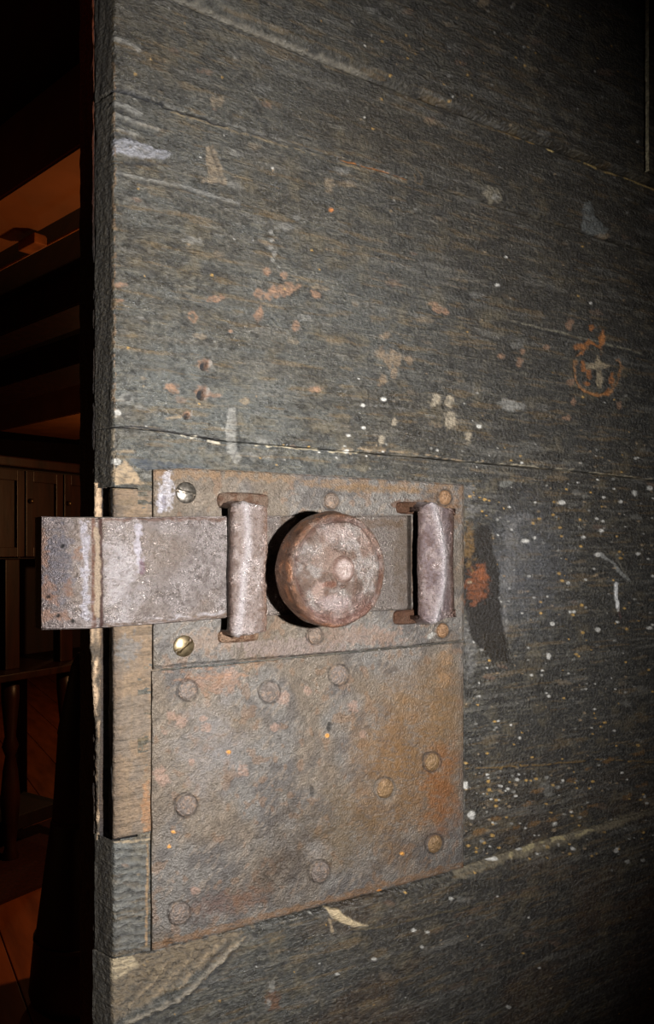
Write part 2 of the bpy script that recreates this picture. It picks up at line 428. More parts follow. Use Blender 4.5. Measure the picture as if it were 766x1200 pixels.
def plank_skin(px, py, U, V):
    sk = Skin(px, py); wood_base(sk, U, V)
    bl, ln, pl = sk.blob, sk.line, sk.poly
    # random flakes, dints and paint drops
    for i, (x, y, r) in enumerate(FL):
        c = (BUFF, RUST, PALE, lin(30, 26, 20))[i % 4]
        bl(x, y, r * 1.3, r * 0.55, c, -0.0003, 12, 0.8, 0.65, 0.22 + 0.2 * (i % 3) / 2, s=i)
    for (x, y, r), c in zip(SP, SPC):
        bl(x, y, r * 1.25, r * 0.9, c, 0.0002, 0, 0.3, 0.5, 0.9)
    # --- top left: hewn ridges at the leading edge
    ln([(133, 44), (148, 50), (162, 58)], 7, PALE, 0.0006, amt=0.6)
    for a, b, wd in [((133, 120), (166, 133), 6), ((135, 134), (186, 152), 5), ((133, 150), (162, 158), 5)]:
        ln([a, b], wd, PALE, 0.0012, amt=0.45)
        ln([(a[0], a[1] + 6), (b[0] - 5, b[1] + 6)], 4, DEEP, -0.0009, amt=0.6)
    pl([(133, 164), (146, 162), (170, 170), (202, 180), (190, 187), (160, 186), (133, 178)], lin(150, 148, 150), 0.0012, 3, 0.4, 0.7, s=2)
    ln([(133, 190), (170, 192), (195, 190)], 4, DEEP, -0.001, amt=0.7)
    ln([(136, 201), (165, 209), (215, 218), (280, 239)], 3.5, PALE, 0.0005, amt=0.5)
    ln([(136, 204), (165, 213), (215, 222), (280, 243)], 2.5, DEEP, -0.0006, amt=0.6)
    pl([(242, 172), (250, 168), (258, 190), (266, 216), (236, 214), (243, 206)], BUFF, -0.0007, 3, 0.7, 0.55, s=3)
    ln([(247, 170), (262, 214)], 3, lin(30, 24, 18), -0.0006, amt=0.5)
    bl(254, 119, 9, 7, BUFF, -0.0004, amt=0.5); bl(255, 128, 3, 6, DEEP, -0.0005, amt=0.5)
    bl(386, 217, 7, 10, BUFF, -0.0004, amt=0.5); bl(388, 246, 3, 3, lin(200, 120, 50), 0, amt=0.8)
    bl(405, 215, 12, 5, BUFF, 0, amt=0.4); bl(225, 282, 14, 4, PALE, -0.0003, 8, amt=0.45)
    # --- rust coloured paint losses
    for x, y, rx, ry, an in [(328, 341, 24, 8, -18), (312, 318, 5, 5, 0), (333, 323, 4, 5, 0), (303, 343, 6, 5, 0),
                             (303, 368, 5, 9, 10), (252, 350, 11, 4, -8), (201, 455, 9, 5, 25), (347, 382, 6, 6, 0),
                             (140, 334, 8, 3, 0), (140, 352, 6, 2, 0), (270, 388, 4, 2, 0), (370, 345, 8, 4, 20),
                             (514, 362, 12, 5, 30), (587, 418, 5, 4, 0), (608, 425, 4, 6, 0), (612, 412, 3, 4, 0),
                             (640, 407, 4, 3, 0), (370, 456, 9, 4, 0), (668, 380, 5, 7, 20), (664, 490, 5, 4, 0),
                             (725, 475, 4, 5, 0), (668, 448, 6, 4, 0), (672, 470, 3, 6, 0)]:
        bl(x, y, rx, ry, RUST, -0.0004, an, 0.6, 0.7, 0.85)
    ln([(221, 368), (226, 366), (231, 371), (227, 377), (221, 372)], 3, RUST, -0.0003, amt=0.8)
    for x, y in [(318, 272), (319, 281), (317, 290), (321, 297), (319, 305)]:
        bl(x, y, 3, 3, PALE, 0.0002, amt=0.7)
    ln([(150, -30), (200, -8), (300, 35), (430, 88)], 13, lin(124, 116, 100), 0, rag=0.35, amt=0.7, rough=0.5)  # worn chamfer under the top board, its lit look painted in pale
    ln([(430, 89), (560, 139), (640, 172)], 5, lin(96, 90, 76), 0, rag=0.5, amt=0.6)
    ln([(540, 1023), (640, 990), (700, 972), (766, 952), (800, 944)], 13, lin(120, 108, 84), 0, rag=0.6, amt=0.75)  # worn chamfer of the lowest board, lightened in colour to look lit
    ln([(600, 1003), (650, 986), (700, 975)], 4, lin(176, 160, 116), 0, rag=0.8, amt=0.7, gap=0.35)
    for k in range(13):       # ripples left by the plane on the corner under the lock board
        yy = 992 + k * 10
        ln([(133, yy + 3), (150, yy - 1), (172, yy)], 5, lin(112, 110, 102), 0.0007, rag=1.0, amt=0.45, s=k)
        ln([(133, yy + 8), (152, yy + 4), (170, yy + 5)], 3, lin(40, 34, 26), -0.0006, rag=1.0, amt=0.5, s=k)
    ln([(133, 988), (155, 986), (176, 984)], 3, lin(150, 130, 100), 0.0004, rag=0.5, amt=0.8)
    ln([(173, 990), (172, 1108)], 3, lin(150, 118, 78), 0.0002, rag=0.6, amt=0.7)
    # --- nail holes
    for x, y, r in [(240, 427, 7), (237, 460, 7.5), (220, 486, 4.5)]:
        bl(x, y, r * 1.25, r * 1.1, lin(140, 104, 78), -0.0006, 0, 0.4, 0.6, 0.75)
        bl(x + r * 0.9, y - r * 0.2, r * 0.4, r * 0.7, PALE, 0.0008, 10, 0.3, 0.4, 0.6)
        bl(x - 1.0, y + 1.5, r * 0.55, r * 0.95, DEEP, -0.004, 15, 0.2, 0.9, 1.0)
    bl(252, 463, 8, 3, RUST, 0, 0, amt=0.6)
    pl([(120, 520), (133, 503), (140, 512), (136, 530), (134, 569), (118, 569)], lin(44, 36, 26), -0.0016, 1.5, 0.7, 0.7, s=21)
    ln([(133, 500), (134, 530), (134, 566)], 3, lin(150, 134, 108), 0.0, rag=0.8, amt=0.6, gap=0.3)
    ln([(134, 60), (134, 300), (134, 480)], 2.6, lin(118, 92, 62), 0.0, rag=1.0, amt=0.7, gap=0.4)
    # --- vertical pale scar above the plate, spots at left
    pl([(268, 478), (276, 476), (278, 500), (276, 520), (283, 536), (276, 545), (266, 528), (264, 505)], PALE, -0.0006, 2.5, 0.6, 0.65, s=6)
    ln([(278, 480), (281, 520), (270, 545)], 2, DEEP, -0.0006, amt=0.6)
    bl(287, 470, 6, 5, BUFF, 0, amt=0.6)
    bl(148, 466, 11, 7, PALE, -0.0003, 10, 0.5, 0.5, 0.5); bl(150, 466, 6, 3.5, lin(60, 58, 52), 0, amt=0.9)
    bl(138, 484, 6, 4.5, WHITE, 0, amt=0.8); bl(165, 478, 12, 3, PALE, 0, 20, amt=0.5); bl(205, 489, 12, 2, BUFF, 0, -8, amt=0.7)
    bl(149, 529, 12, 2.5, BUFF, 0, 0, amt=0.7)
    ln([(120, 501), (160, 500), (191, 504), (257, 515)], 3, lin(40, 36, 30), -0.0008)
    ln([(192, 507), (225, 512), (257, 518)], 3.0, lin(205, 192, 165), 0.0002, amt=0.8, gap=0.4, rag=0.9)
    ln([(283, 520), (340, 525), (420, 531)], 2.6, lin(200, 184, 150), 0.0002, amt=0.8, gap=0.5, rag=1.0)
    ln([(420, 526), (500, 533), (540, 540)], 2.5, BUFF, 0, amt=0.8, gap=0.45)
    ln([(540, 541), (663, 550), (766, 562)], 2.0, lin(160, 148, 122), 0.0002, amt=0.7, gap=0.4, rag=1.0)
    pl([(134, 550), (147, 540), (158, 552), (168, 566), (134, 569)], lin(160, 136, 104), -0.0006, 3, 0.7, 0.75, s=7)
    bl(136, 541, 5, 4, WHITE, 0, amt=0.8); bl(172, 558, 6, 3, PALE, 0, 0, amt=0.6)
    pl([(152, 536), (200, 542), (240, 549), (180, 552), (160, 548)], lin(52, 58, 66), -0.0004, 3, 0.6, 0.6, s=8)
    # --- middle cluster
    for x, y, rx, ry in [(452, 393, 9, 5), (447, 414, 7, 8), (461, 420, 9, 13), (480, 421, 7, 6), (448, 446, 5, 8), (462, 436, 4, 8)]:
        bl(x, y, rx, ry, lin(135, 112, 84), -0.0004, 0, 0.7, 0.7, 0.6)
    for x, y, rx, ry in [(510, 469, 8, 7), (527, 470, 6, 8), (528, 492, 8, 13), (548, 513, 5, 7), (462, 495, 4, 5), (446, 516, 4, 6)]:
        bl(x, y, rx, ry, lin(160, 146, 122), -0.0004, 0, 0.6, 0.6, 0.75)
    bl(598, 475, 15, 7, PALE, 0.0005, 4, 0.5, 0.45, 0.8); bl(592, 567, 9, 4.5, lin(120, 118, 108), 0.0003, -15, 0.3, 0.6, 0.7)
    for x, y in [(425, 475), (449, 468), (408, 510), (426, 501), (406, 529), (560, 500), (582, 334)]:
        bl(x, y, 3.2, 2.2, WHITE, 0.0003, amt=0.9)
    ln([(600, 376), (640, 386), (700, 400), (766, 418)], 2.4, lin(140, 132, 110), -0.0004, amt=0.6, gap=0.3)
    ln([(600, 379), (640, 389), (766, 421)], 2.0, DEEP, -0.0006, amt=0.5)
    # --- scratched ring with a cross
    ring = [(700 + 26 * math.cos(a) * 1.05, 434 + 30 * math.sin(a)) for a in np.linspace(math.radians(-25), math.radians(215), 26)]
    ln(ring, 3.8, lin(140, 98, 56), -0.0008, rag=1.2, amt=0.85, gap=0.22)
    ln(ring[8:22], 2.4, lin(150, 100, 52), -0.0005, rag=0.8, amt=0.85)
    ln([(680, 415), (690, 398), (702, 408), (706, 390)], 4, lin(160, 100, 46), -0.0004, rag=1.0, amt=0.8, gap=0.3)
    bl(706, 398, 3, 10, lin(176, 110, 50), -0.0004, 5, 0.7, 0.7, 0.85)
    pl([(686, 426), (697, 427), (700, 415), (704, 426), (715, 428), (705, 433), (705, 455), (700, 456), (699, 434), (688, 432)],
       lin(160, 142, 112), -0.0005, 2.6, 0.6, 0.85, 1.5, s=5)
    for x, y, rx, ry in [(684, 430, 4, 7), (690, 440, 3, 6), (688, 450, 6, 3), (716, 445, 3, 7), (712, 460, 3, 5), (680, 406, 7, 4), (692, 384, 4, 4)]:
        bl(x, y, rx, ry, lin(160, 98, 42), -0.0003, 0, 0.8, 0.7, 0.75)
    # --- top right
    bl(577, 228, 13, 10, lin(140, 130, 108), 0.0006, 25, 0.5, 0.5, 0.7); bl(580, 231, 5, 4, PALE, 0.0004, amt=0.8)
    pl([(683, 238), (692, 236), (698, 255), (712, 270), (706, 279), (690, 274), (681, 270)], lin(120, 122, 116), 0.0006, 2.5, 0.5, 0.7, s=4)
    bl(706, 277, 8, 3, BUFF, 0, amt=0.7)
    ln([(488, 198), (494, 206), (494, 216), (488, 214), (486, 204)], 2, lin(120, 100, 70), 0.0003, amt=0.6)
    ln([(400, 187), (450, 202), (492, 214)], 2.6, lin(190, 118, 44), 0.0001, amt=0.8, gap=0.35)
    ln([(640, 12), (624, 35), (618, 62), (620, 92), (632, 120), (648, 146), (656, 156)], 4.5, lin(104, 96, 78), -0.0002, amt=0.55, gap=0.2)
    ln([(650, 110), (665, 145)], 3, lin(100, 92, 76), 0, amt=0.5); bl(567, 2, 8, 6, BUFF, 0, amt=0.8)
    # golden bare wood along the top ledge
    ln([(552, 139), (600, 158), (625, 167)], 3.0, GOLD, 0.0002, amt=0.85, gap=0.35)
    bl(645, 175, 6, 3, lin(220, 190, 120), 0.0003, 15, amt=0.9); bl(661, 178, 3, 3, WHITE, 0, amt=0.8)
    ln([(676, 187), (710, 202), (740, 211), (766, 222)], 3.4, lin(180, 150, 90), 0.0003, amt=0.9, gap=0.3)
    # --- seam between second and third board: open black crack at the edge
    ln([(131, 103), (150, 109), (166, 113), (191, 122)], 4.5, DEEP, -0.003, rag=0.6)
    ln([(191, 125), (230, 137), (262, 147)], 3.0, lin(30, 24, 18), -0.001, rag=0.8)
    ln([(200, 131), (260, 149), (330, 170), (420, 197), (480, 214)], 2.6, lin(128, 112, 84), 0.0002, amt=0.7, gap=0.35)
    # --- right of the plates: dark varnish daub over a rusty core, bluish scuffs, painted grey sheen
    for x, y, rx, ry in [(600, 612, 10, 9), (614, 606, 10, 7), (598, 630, 9, 18), (596, 670, 9, 22), (590, 706, 7, 20), (590, 735, 6, 14),
                         (548, 580, 8, 12), (552, 598, 8, 8), (550, 750, 8, 40)]:
        bl(x, y, rx, ry, lin(128, 124, 118), -0.0002, 0, 1.0, 0.42, 0.38, s=int(y))
    bl(612, 665, 60, 90, lin(92, 92, 94), 0, 0, 0.5, 0.34, 0.5, 0.9)  # broad sheen on the wood, put into its colour
    pl([(545, 632), (553, 622), (562, 616), (571, 614), (576, 622), (577, 648), (584, 664), (585, 700), (588, 728), (593, 752), (597, 779),
        (590, 776), (583, 774), (576, 776), (568, 764), (558, 756), (550, 742), (545, 715), (540, 690), (540, 650)],
       lin(30, 23, 13), 0.0003, 2.2, 0.45, 0.95, 1.6, s=9, freq=0.3)
    for k in range(12):
        x = 566 + k * 2.6
        ln([(x - 5, 742), (x + 4 + 0.3 * k, 775 + (k * 7) % 11)], 1.4, lin(38, 30, 16), 0.0003, rag=0.3, rough=0.35, amt=0.9)
    bl(558, 686, 14, 22, lin(118, 64, 28), 0, 8, 0.7, 0.5, 0.75); bl(563, 672, 8, 11, lin(130, 72, 34), 0, 0, 0.7, 0.5, 0.7)
    bl(549, 640, 8, 26, lin(118, 88, 44), 0, 0, 0.9, 0.5, 0.6); bl(549, 682, 3, 3, BUFF, 0, amt=0.9)
    for x, y, rx, ry in [(615, 634, 5.5, 2.8), (626, 630, 2.2, 2), (667, 717, 2.4, 2), (672, 717, 2.6, 2.2), (647, 731, 3, 2.4), (642, 769, 3, 4),
                         (665, 683, 2, 2), (657, 589, 5, 3), (704, 622, 3, 2), (743, 578, 3, 4), (747, 649, 3, 2), (700, 650, 4, 3), (761, 736, 4, 2),
                         (580, 1008, 8, 3), (545, 920, 4, 5), (552, 955, 5, 5), (612, 996, 5, 3), (700, 738, 3, 3), (761, 572, 4, 3), (727, 588, 2.5, 2)]:
        bl(x, y, rx, ry, WHITE, 0.0003, 0, 0.3, 0.5, 0.9)
    ln([(703, 648), (716, 658), (728, 672), (736, 678)], 4, lin(150, 148, 140), 0.0004, rag=0.7, amt=0.75)
    ln([(719, 645), (726, 662), (735, 676)], 3, lin(110, 104, 90), 0.0002, rag=0.7, amt=0.6)
    ln([(723, 684), (721, 697), (723, 712)], 4.5, lin(225, 222, 215), 0.0006, rag=0.3, amt=0.9)
    ln([(723, 712), (727, 724)], 3, lin(90, 56, 50), 0, amt=0.5)
    bl(640, 925, 8, 10, lin(120, 116, 106), 0.0003, -20, 0.6, 0.5, 0.7)
    ln([(545, 901), (640, 896), (700, 890), (766, 893)], 2.2, lin(110, 84, 40), 0.0001, amt=0.8, gap=0.3)
    ln([(545, 903), (640, 898), (700, 892), (766, 895)], 1.8, DEEP, -0.0008, amt=0.7)
    for k in range(16):
        bl(560 + 13 * k + 8 * math.sin(k * 5), 975 - 5 * k + 24 * math.sin(k * 3), 7, 3, lin(120, 84, 36), 0, -15, 0.9, 0.6, 0.6)
    ln([(541, 620), (541, 1010)], 3, lin(120, 116, 108), 0.0002, rag=1.0, amt=0.5, gap=0.3)
    # --- lowest board: broken ledge at left, curled splinter, cracks
    pl([(131, 1130), (180, 1122), (240, 1105), (300, 1090), (262, 1112), (240, 1140), (200, 1165), (160, 1190), (131, 1205)],
       lin(110, 94, 70), -0.0022, 4, 0.6, 0.75, 2.5, s=11)
    for k in range(9):
        x = 138 + 15 * k
        ln([(x, 1190 - 5.5 * k), (x + 30, 1165 - 7.5 * k), (x + 46, 1142 - 6 * k)], 2.6, (BUFF if k % 2 else lin(44, 36, 26)), 0.0005 if k % 2 else -0.0006, rag=0.8, amt=0.65)
    ln([(150, 1204), (180, 1190), (213, 1174), (232, 1158), (246, 1143), (262, 1126), (282, 1108)], 5, lin(150, 138, 118), 0.0016, rag=0.7, amt=0.65, rough=0.4)  # broken ridge, the light on its crest painted as a pale line
    ln([(154, 1208), (184, 1195), (217, 1179), (236, 1163), (250, 1148), (266, 1131), (286, 1113)], 4.5, DEEP, -0.001, rag=0.7, amt=0.7)
    pl([(133, 1128), (158, 1126), (168, 1136), (150, 1150), (134, 1156)], lin(170, 152, 120), 0.0004, 3, 0.6, 0.7, s=12)
    pl([(384, 1066), (396, 1066), (412, 1078), (430, 1084), (414, 1087), (400, 1081), (388, 1076)], lin(190, 168, 130), 0.0016, 1.5, 0.5, 0.9, 2, s=13)
    ln([(386, 1078), (390, 1092)], 4, lin(150, 130, 100), 0.0004, amt=0.8)
    ln([(412, 1089), (450, 1087), (500, 1074), (560, 1060), (620, 1045)], 3, lin(90, 78, 52), 0.0003, amt=0.6, gap=0.25)
    ln([(412, 1092), (450, 1090), (500, 1077), (560, 1063)], 2.2, DEEP, -0.0008, amt=0.7)
    for x, y, rx, ry in [(320, 1160, 4, 9), (322, 1175, 10, 12), (316, 1178, 3, 6)]:
        bl(x, y, rx, ry, (PALE if rx < 5 else lin(96, 62, 34)), 0.0004, 0, 0.7, 0.6, 0.75)
    for x, y in [(528, 1053), (484, 1090), (494, 1110), (438, 1124), (396, 1142), (735, 1010), (721, 997), (753, 1008), (596, 1180), (500, 1092), (446, 1043)]:
        bl(x, y, 3, 2, WHITE, 0.0003, amt=0.85)
    ln([(655, 1190), (668, 1172)], 4, lin(96, 80, 48), 0, amt=0.7)
    ln([(375, 1200), (378, 1130), (388, 1100)], 2.5, lin(24, 20, 16), -0.0005, amt=0.5)
    for k in range(14):
        x = 470 + (k * 61) % 280; y = 1030 + (k * 43) % 150
        ln([(x, y), (x + 60, y - 16)], 5, lin(92, 62, 30), 0, rag=1.0, amt=0.3, gap=0.3)
    return sk

def edge_skin(ww, vv, uu):
    g = fb(ww * 700, vv * 40, 33, 4)
    hatch = 0.5 + 0.5 * np.sin((vv * 1.0 + ww * 0.55) * 1900 + 5 * fb(ww * 100, vv * 60, 3, 2))
    c = lin(54, 48, 37)[None, :] * (0.45 + 1.1 * g)[:, None] * (1 + (hatch - 0.5) * 0.7 * ss(CAMZ - 0.02, CAMZ + 0.03, vv) * ss(CAMZ + 0.2, CAMZ + 0.12, vv))[:, None]
    return np.concatenate([c, np.full((len(g), 1), 0.62)], 1)

usf = u_samples(133, 792, 1.35)
BEV = 0.30
TF = 0.018

def ledge_low(f, wd, h):                     # chamfered lower lip of a proud board
    def g(U, V):
        d = V - f(U)
        return h * ss(0, wd, d)
    return g
def plank(f_lo, f_hi, w0=0.0, rnd=0.0016, front=None, **kw):
    hgt = float(np.mean(f_hi(usf) - f_lo(usf)))
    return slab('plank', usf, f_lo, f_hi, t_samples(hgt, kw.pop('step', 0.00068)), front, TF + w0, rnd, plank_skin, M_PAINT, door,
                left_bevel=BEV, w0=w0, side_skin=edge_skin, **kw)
Aoff = lambda u: fA(u)
# visible boards: (from the top) above A, A-B, B-C, C-E, below E
vTop0 = lambda u: np.full_like(np.asarray(u, float), CAMZ + 0.485)
def lin01(a, b, x): return np.clip((x - a) / (b - a), 0, 1)
GAP = 0.00022
up = lambda f: (lambda u: f(u) + GAP)
dn = lambda f: (lambda u: f(u) - GAP)
def chamA(U, V):
    wd = np.interp(U, [uE, uE + 0.06, 0.30, 0.42, 0.60], [0.0075, 0.0075, 0.0060, 0.0028, 0.0016])
    return -0.0045 * (1 - lin01(0.0006, wd, V - fA(U))) + (fb(U * 60, V * 300, 6, 3) - 0.5) * 0.0008
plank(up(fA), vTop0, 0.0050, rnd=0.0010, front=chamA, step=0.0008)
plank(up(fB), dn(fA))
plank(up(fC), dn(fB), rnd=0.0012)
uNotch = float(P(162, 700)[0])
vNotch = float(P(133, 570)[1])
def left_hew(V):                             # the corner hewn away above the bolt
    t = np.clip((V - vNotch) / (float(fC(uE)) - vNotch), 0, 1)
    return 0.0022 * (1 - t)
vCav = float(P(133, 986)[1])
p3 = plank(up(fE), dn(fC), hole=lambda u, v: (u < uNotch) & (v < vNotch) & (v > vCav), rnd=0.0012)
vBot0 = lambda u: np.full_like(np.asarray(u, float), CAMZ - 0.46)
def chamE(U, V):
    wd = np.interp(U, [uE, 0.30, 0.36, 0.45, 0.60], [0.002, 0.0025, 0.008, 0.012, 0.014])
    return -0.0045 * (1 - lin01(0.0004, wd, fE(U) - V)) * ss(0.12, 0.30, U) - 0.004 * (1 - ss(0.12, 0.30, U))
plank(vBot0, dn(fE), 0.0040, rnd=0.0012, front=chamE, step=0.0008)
# far ends of the same boards, beyond the photograph, and the boards above and below it
uF = float(usf[-1])
def vb(f): return float(f(uF))
segs = [(vb(fA), CAMZ + 0.485, 0.0050), (vb(fB), vb(fA), 0), (vb(fC), vb(fB), 0), (vb(fE), vb(fC), 0), (CAMZ - 0.46, vb(fE), 0.0040)]
COARSE = plain_mat('worn_black_painted_oak_far', (44, 42, 36), (70, 68, 60), (2, 2, 22), 9, 0.5, 0.001)
for z0, z1, w0 in segs:
    bm_obj('plank', box_bm(uF + 0.0002, U_END, -w0, TF, z0 + 0.0006, z1 - 0.0006, 0.001), COARSE, door)
for z0, z1 in [(CAMZ + 0.486, CAMZ + 0.76), (CAMZ - 0.72, CAMZ - 0.461), (CAMZ - 0.98, CAMZ - 0.721), (0.012, CAMZ - 0.981)]:
    bm_obj('plank', box_bm(uE, U_END, 0, TF, z0 + 0.0006, z1 - 0.0006, 0.001), COARSE, door)
# back layer of upright boards, seen as a thin dark strip past the edge
uB = uE - BEV * TF
nb = 4; wB = (U_END - uB) / nb
def back_skin(px, py, U, V):
    sk = Skin(px, py)
    g = fb(U * 400, V * 14, 41, 4)
    sk.base(lin(60, 44, 28)); sk.mix(ss(0.4, 0.65, g), lin(34, 26, 20)); sk.r[:] = 0.65
    sk.h += (g - 0.5) * 0.001
    return sk
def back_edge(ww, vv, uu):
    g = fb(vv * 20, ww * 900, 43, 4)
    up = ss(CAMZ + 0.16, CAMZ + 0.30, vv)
    c = lin(28, 26, 23)[None] * (1 - up)[:, None] + lin(215, 105, 50)[None] * up[:, None]  # orange top and black lower part imitate lamp light in the colour
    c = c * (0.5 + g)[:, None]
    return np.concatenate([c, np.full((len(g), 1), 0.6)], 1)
us_b = np.linspace(uB, uB + 0.05, 24)
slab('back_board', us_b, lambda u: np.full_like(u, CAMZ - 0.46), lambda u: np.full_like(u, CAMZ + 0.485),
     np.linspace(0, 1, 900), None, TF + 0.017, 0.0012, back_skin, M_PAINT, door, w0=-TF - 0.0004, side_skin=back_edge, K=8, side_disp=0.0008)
for z0, z1 in [(0.012, CAMZ - 0.4605), (CAMZ + 0.4855, CAMZ + 0.76)]:
    bm_obj('back_board', box_bm(uB, uB + 0.05, TF + 0.0004, TF + 0.017, z0, z1, 0.001), COARSE, door)
for i in range(nb):
    bm_obj('back_board', box_bm(max(uB + i * wB, uB + 0.0505) + 0.0005, uB + (i + 1) * wB - 0.0005, TF + 0.0004, TF + 0.017, 0.012, CAMZ + 0.76, 0.001), M_BLACKWOOD, door)
# the mortise behind the lock board: five dark walls
bm = bmesh.new()
x0, x1 = uE + 0.002, uNotch + 0.001
box_bm(x1 - 0.001, x1 + 0.001, 0.0025, TF, vCav, vNotch, 0, bm)
box_bm(x0, x1, 0.0025, TF, vNotch - 0.0005, vNotch + 0.0015, 0, bm)
box_bm(x0 - 0.002, x1, 0.0025, TF, vCav - 0.0015, vCav + 0.0005, 0, bm)
bm_obj('mortise', bm, M_BLACKWOOD, door)

# pale torn strip of bare wood standing in the gap of the edge
def strip_skin(px, py, U, V):
    sk = Skin(px, py); g = fb(U * 900, V * 40, 51, 4)
    sk.base(lin(176, 148, 116)); sk.mix(ss(0.45, 0.7, g), lin(104, 80, 54))
    low = ss(CAMZ - 0.03, CAMZ - 0.06, V)
    sk.mix(low * ss(0.35, 0.6, fb(U * 500, V * 120, 52, 3)), lin(70, 58, 42))
    sk.r[:] = 0.65; sk.h += (g - 0.5) * 0.0012
    return sk
def px_u(px, w): return float(P(px, HY, w)[0])
n = 260
sv = np.linspace(float(P(118, 986, -TF)[1]), float(P(118, 566, -TF)[1]), n)
spx, spy = INV(np.full(n, 0.115), sv, -TF)
right = np.interp(spy, [560, 605, 735, 800, 860, 940, 986], [120, 120, 119.5, 118.5, 119, 116.5, 118]) + (fb(sv * 300, sv * 0, 53, 3) - 0.5) * 3
left = np.interp(spy, [560, 605, 735, 800, 860, 940, 986], [111.5, 112, 106.5, 109, 113, 113.5, 114]) + (fb(sv * 260, sv * 0, 54, 3) - 0.5) * 3
uL = np.array([px_u(a, -TF + 0.003) for a in left]); uR = np.array([px_u(a, -TF + 0.003) for a in right])
K2 = 7
tt = np.linspace(0, 1, K2)
U = uL[:, None] + (uR - uL)[:, None] * tt[None]; V = np.repeat(sv[:, None], K2, 1)
sk = strip_skin(*INV(U, V, -TF), U, V)
W = -TF + 0.0030 + sk.h - 0.0012 * (2 * tt[None] - 1) ** 2
front = np.stack([U, -W, V], -1).reshape(-1, 3); back = np.stack([U, U * 0 + TF, V], -1).reshape(-1, 3)
idx = np.arange(n * K2).reshape(n, K2); nb0 = n * K2
q = [np.stack([idx[:-1, :-1], idx[:-1, 1:], idx[1:, 1:], idx[1:, :-1]], -1).reshape(-1, 4)]
for cidx in (0, K2 - 1):
    a = idx[:-1, cidx]; b = idx[1:, cidx]
    q.append(np.stack([a, b, b + nb0, a + nb0] if cidx == 0 else [b, a, a + nb0, b + nb0], -1))
for r, fl in ((0, 1), (n - 1, 0)):
    a = idx[r, :-1]; b = idx[r, 1:]
    q.append(np.stack([a, a + nb0, b + nb0, b] if fl else [b, b + nb0, a + nb0, a], -1))
cc = np.concatenate([np.clip(sk.rgb, 0, 1), sk.r[..., None]], -1).reshape(-1, 4)
o = np_mesh('torn_strip', np.concatenate([front, back]), np.concatenate(q), M_PAINT, door, np.concatenate([cc, cc]))
o['label'] = 'pale torn strip of bare wood in the door edge'

# lock board: separate worn brown board let into the edge under the bolt
def lock_skin(px, py, U, V):
    sk = Skin(px, py)
    g = fb(U * 700, V * 26, 61, 4); m = fb(U * 90, V * 90, 62, 4); g3 = fb(U * 60, V * 900, 63, 3)
    sk.base(lin(118, 98, 76)); sk.mix(ss(0.45, 0.65, m) * 0.5, lin(100, 92, 82)); sk.mix(ss(0.55, 0.72, g) * 0.3, lin(126, 106, 80))
    sk.mix(ss(0.56, 0.7, g3) * 0.5, lin(70, 58, 42))
    sk.mix(ss(14, 0, px - 133) * 0.5, lin(60, 46, 32))
    sk.blob(172, 950, 6, 40, lin(150, 104, 64), 0, 0, 0.6, 0.6, 0.6)
    sk.blob(150, 1000 - 240, 14, 20, lin(98, 98, 96), 0, 0, 0.8, 0.6, 0.6)
    sk.blob(150, 588, 20, 5, lin(100, 84, 62), 0, 0, 0.8, 0.6, 0.6)
    sk.line([(134, 572), (178, 572)], 3, lin(170, 144, 108), 0, amt=0.8)
    sk.r[:] = 0.55
    sk.h += (g3 - 0.5) * 0.0005 + (m - 0.5) * 0.0006
    return sk
usl = u_samples(133, 190, 0.9)
vl0, vl1 = vCav + 0.0006, vNotch - 0.0008
slab('lock_board', usl, lambda u: np.full_like(u, vl0) + (u - u[0]) * 0.02, lambda u: np.full_like(u, vl1), t_samples(vl1 - vl0, 0.0007),
     None, 0.009, 0.0016, lock_skin, M_PAINT, door, w0=0.0002,
     side_skin=lambda ww, vv, uu: np.concatenate([np.repeat(lin(34, 24, 16)[None], len(vv), 0), np.full((len(vv), 1), 0.8)], 1))

# upright stile at the hinge side, only its left edge and corner in view
def stile_skin(px, py, U, V):
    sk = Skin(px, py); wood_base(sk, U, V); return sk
uS = px_u(757, 0.010)
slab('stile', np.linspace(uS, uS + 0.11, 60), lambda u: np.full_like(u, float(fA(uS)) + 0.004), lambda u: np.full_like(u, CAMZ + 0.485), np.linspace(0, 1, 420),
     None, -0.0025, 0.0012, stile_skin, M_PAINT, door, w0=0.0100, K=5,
     side_skin=lambda ww, vv, uu: np.concatenate([lin(190, 176, 140)[None] * (0.5 + fb(vv * 400, ww * 300, 3, 3))[:, None], np.full((len(vv), 1), 0.5)], 1))  # left edge coloured pale to imitate the light it catches
bm_obj('stile', box_bm(uS, uS + 0.11, -0.010, -0.0036, CAMZ + 0.486, CAMZ + 0.76, 0.001), COARSE, door)

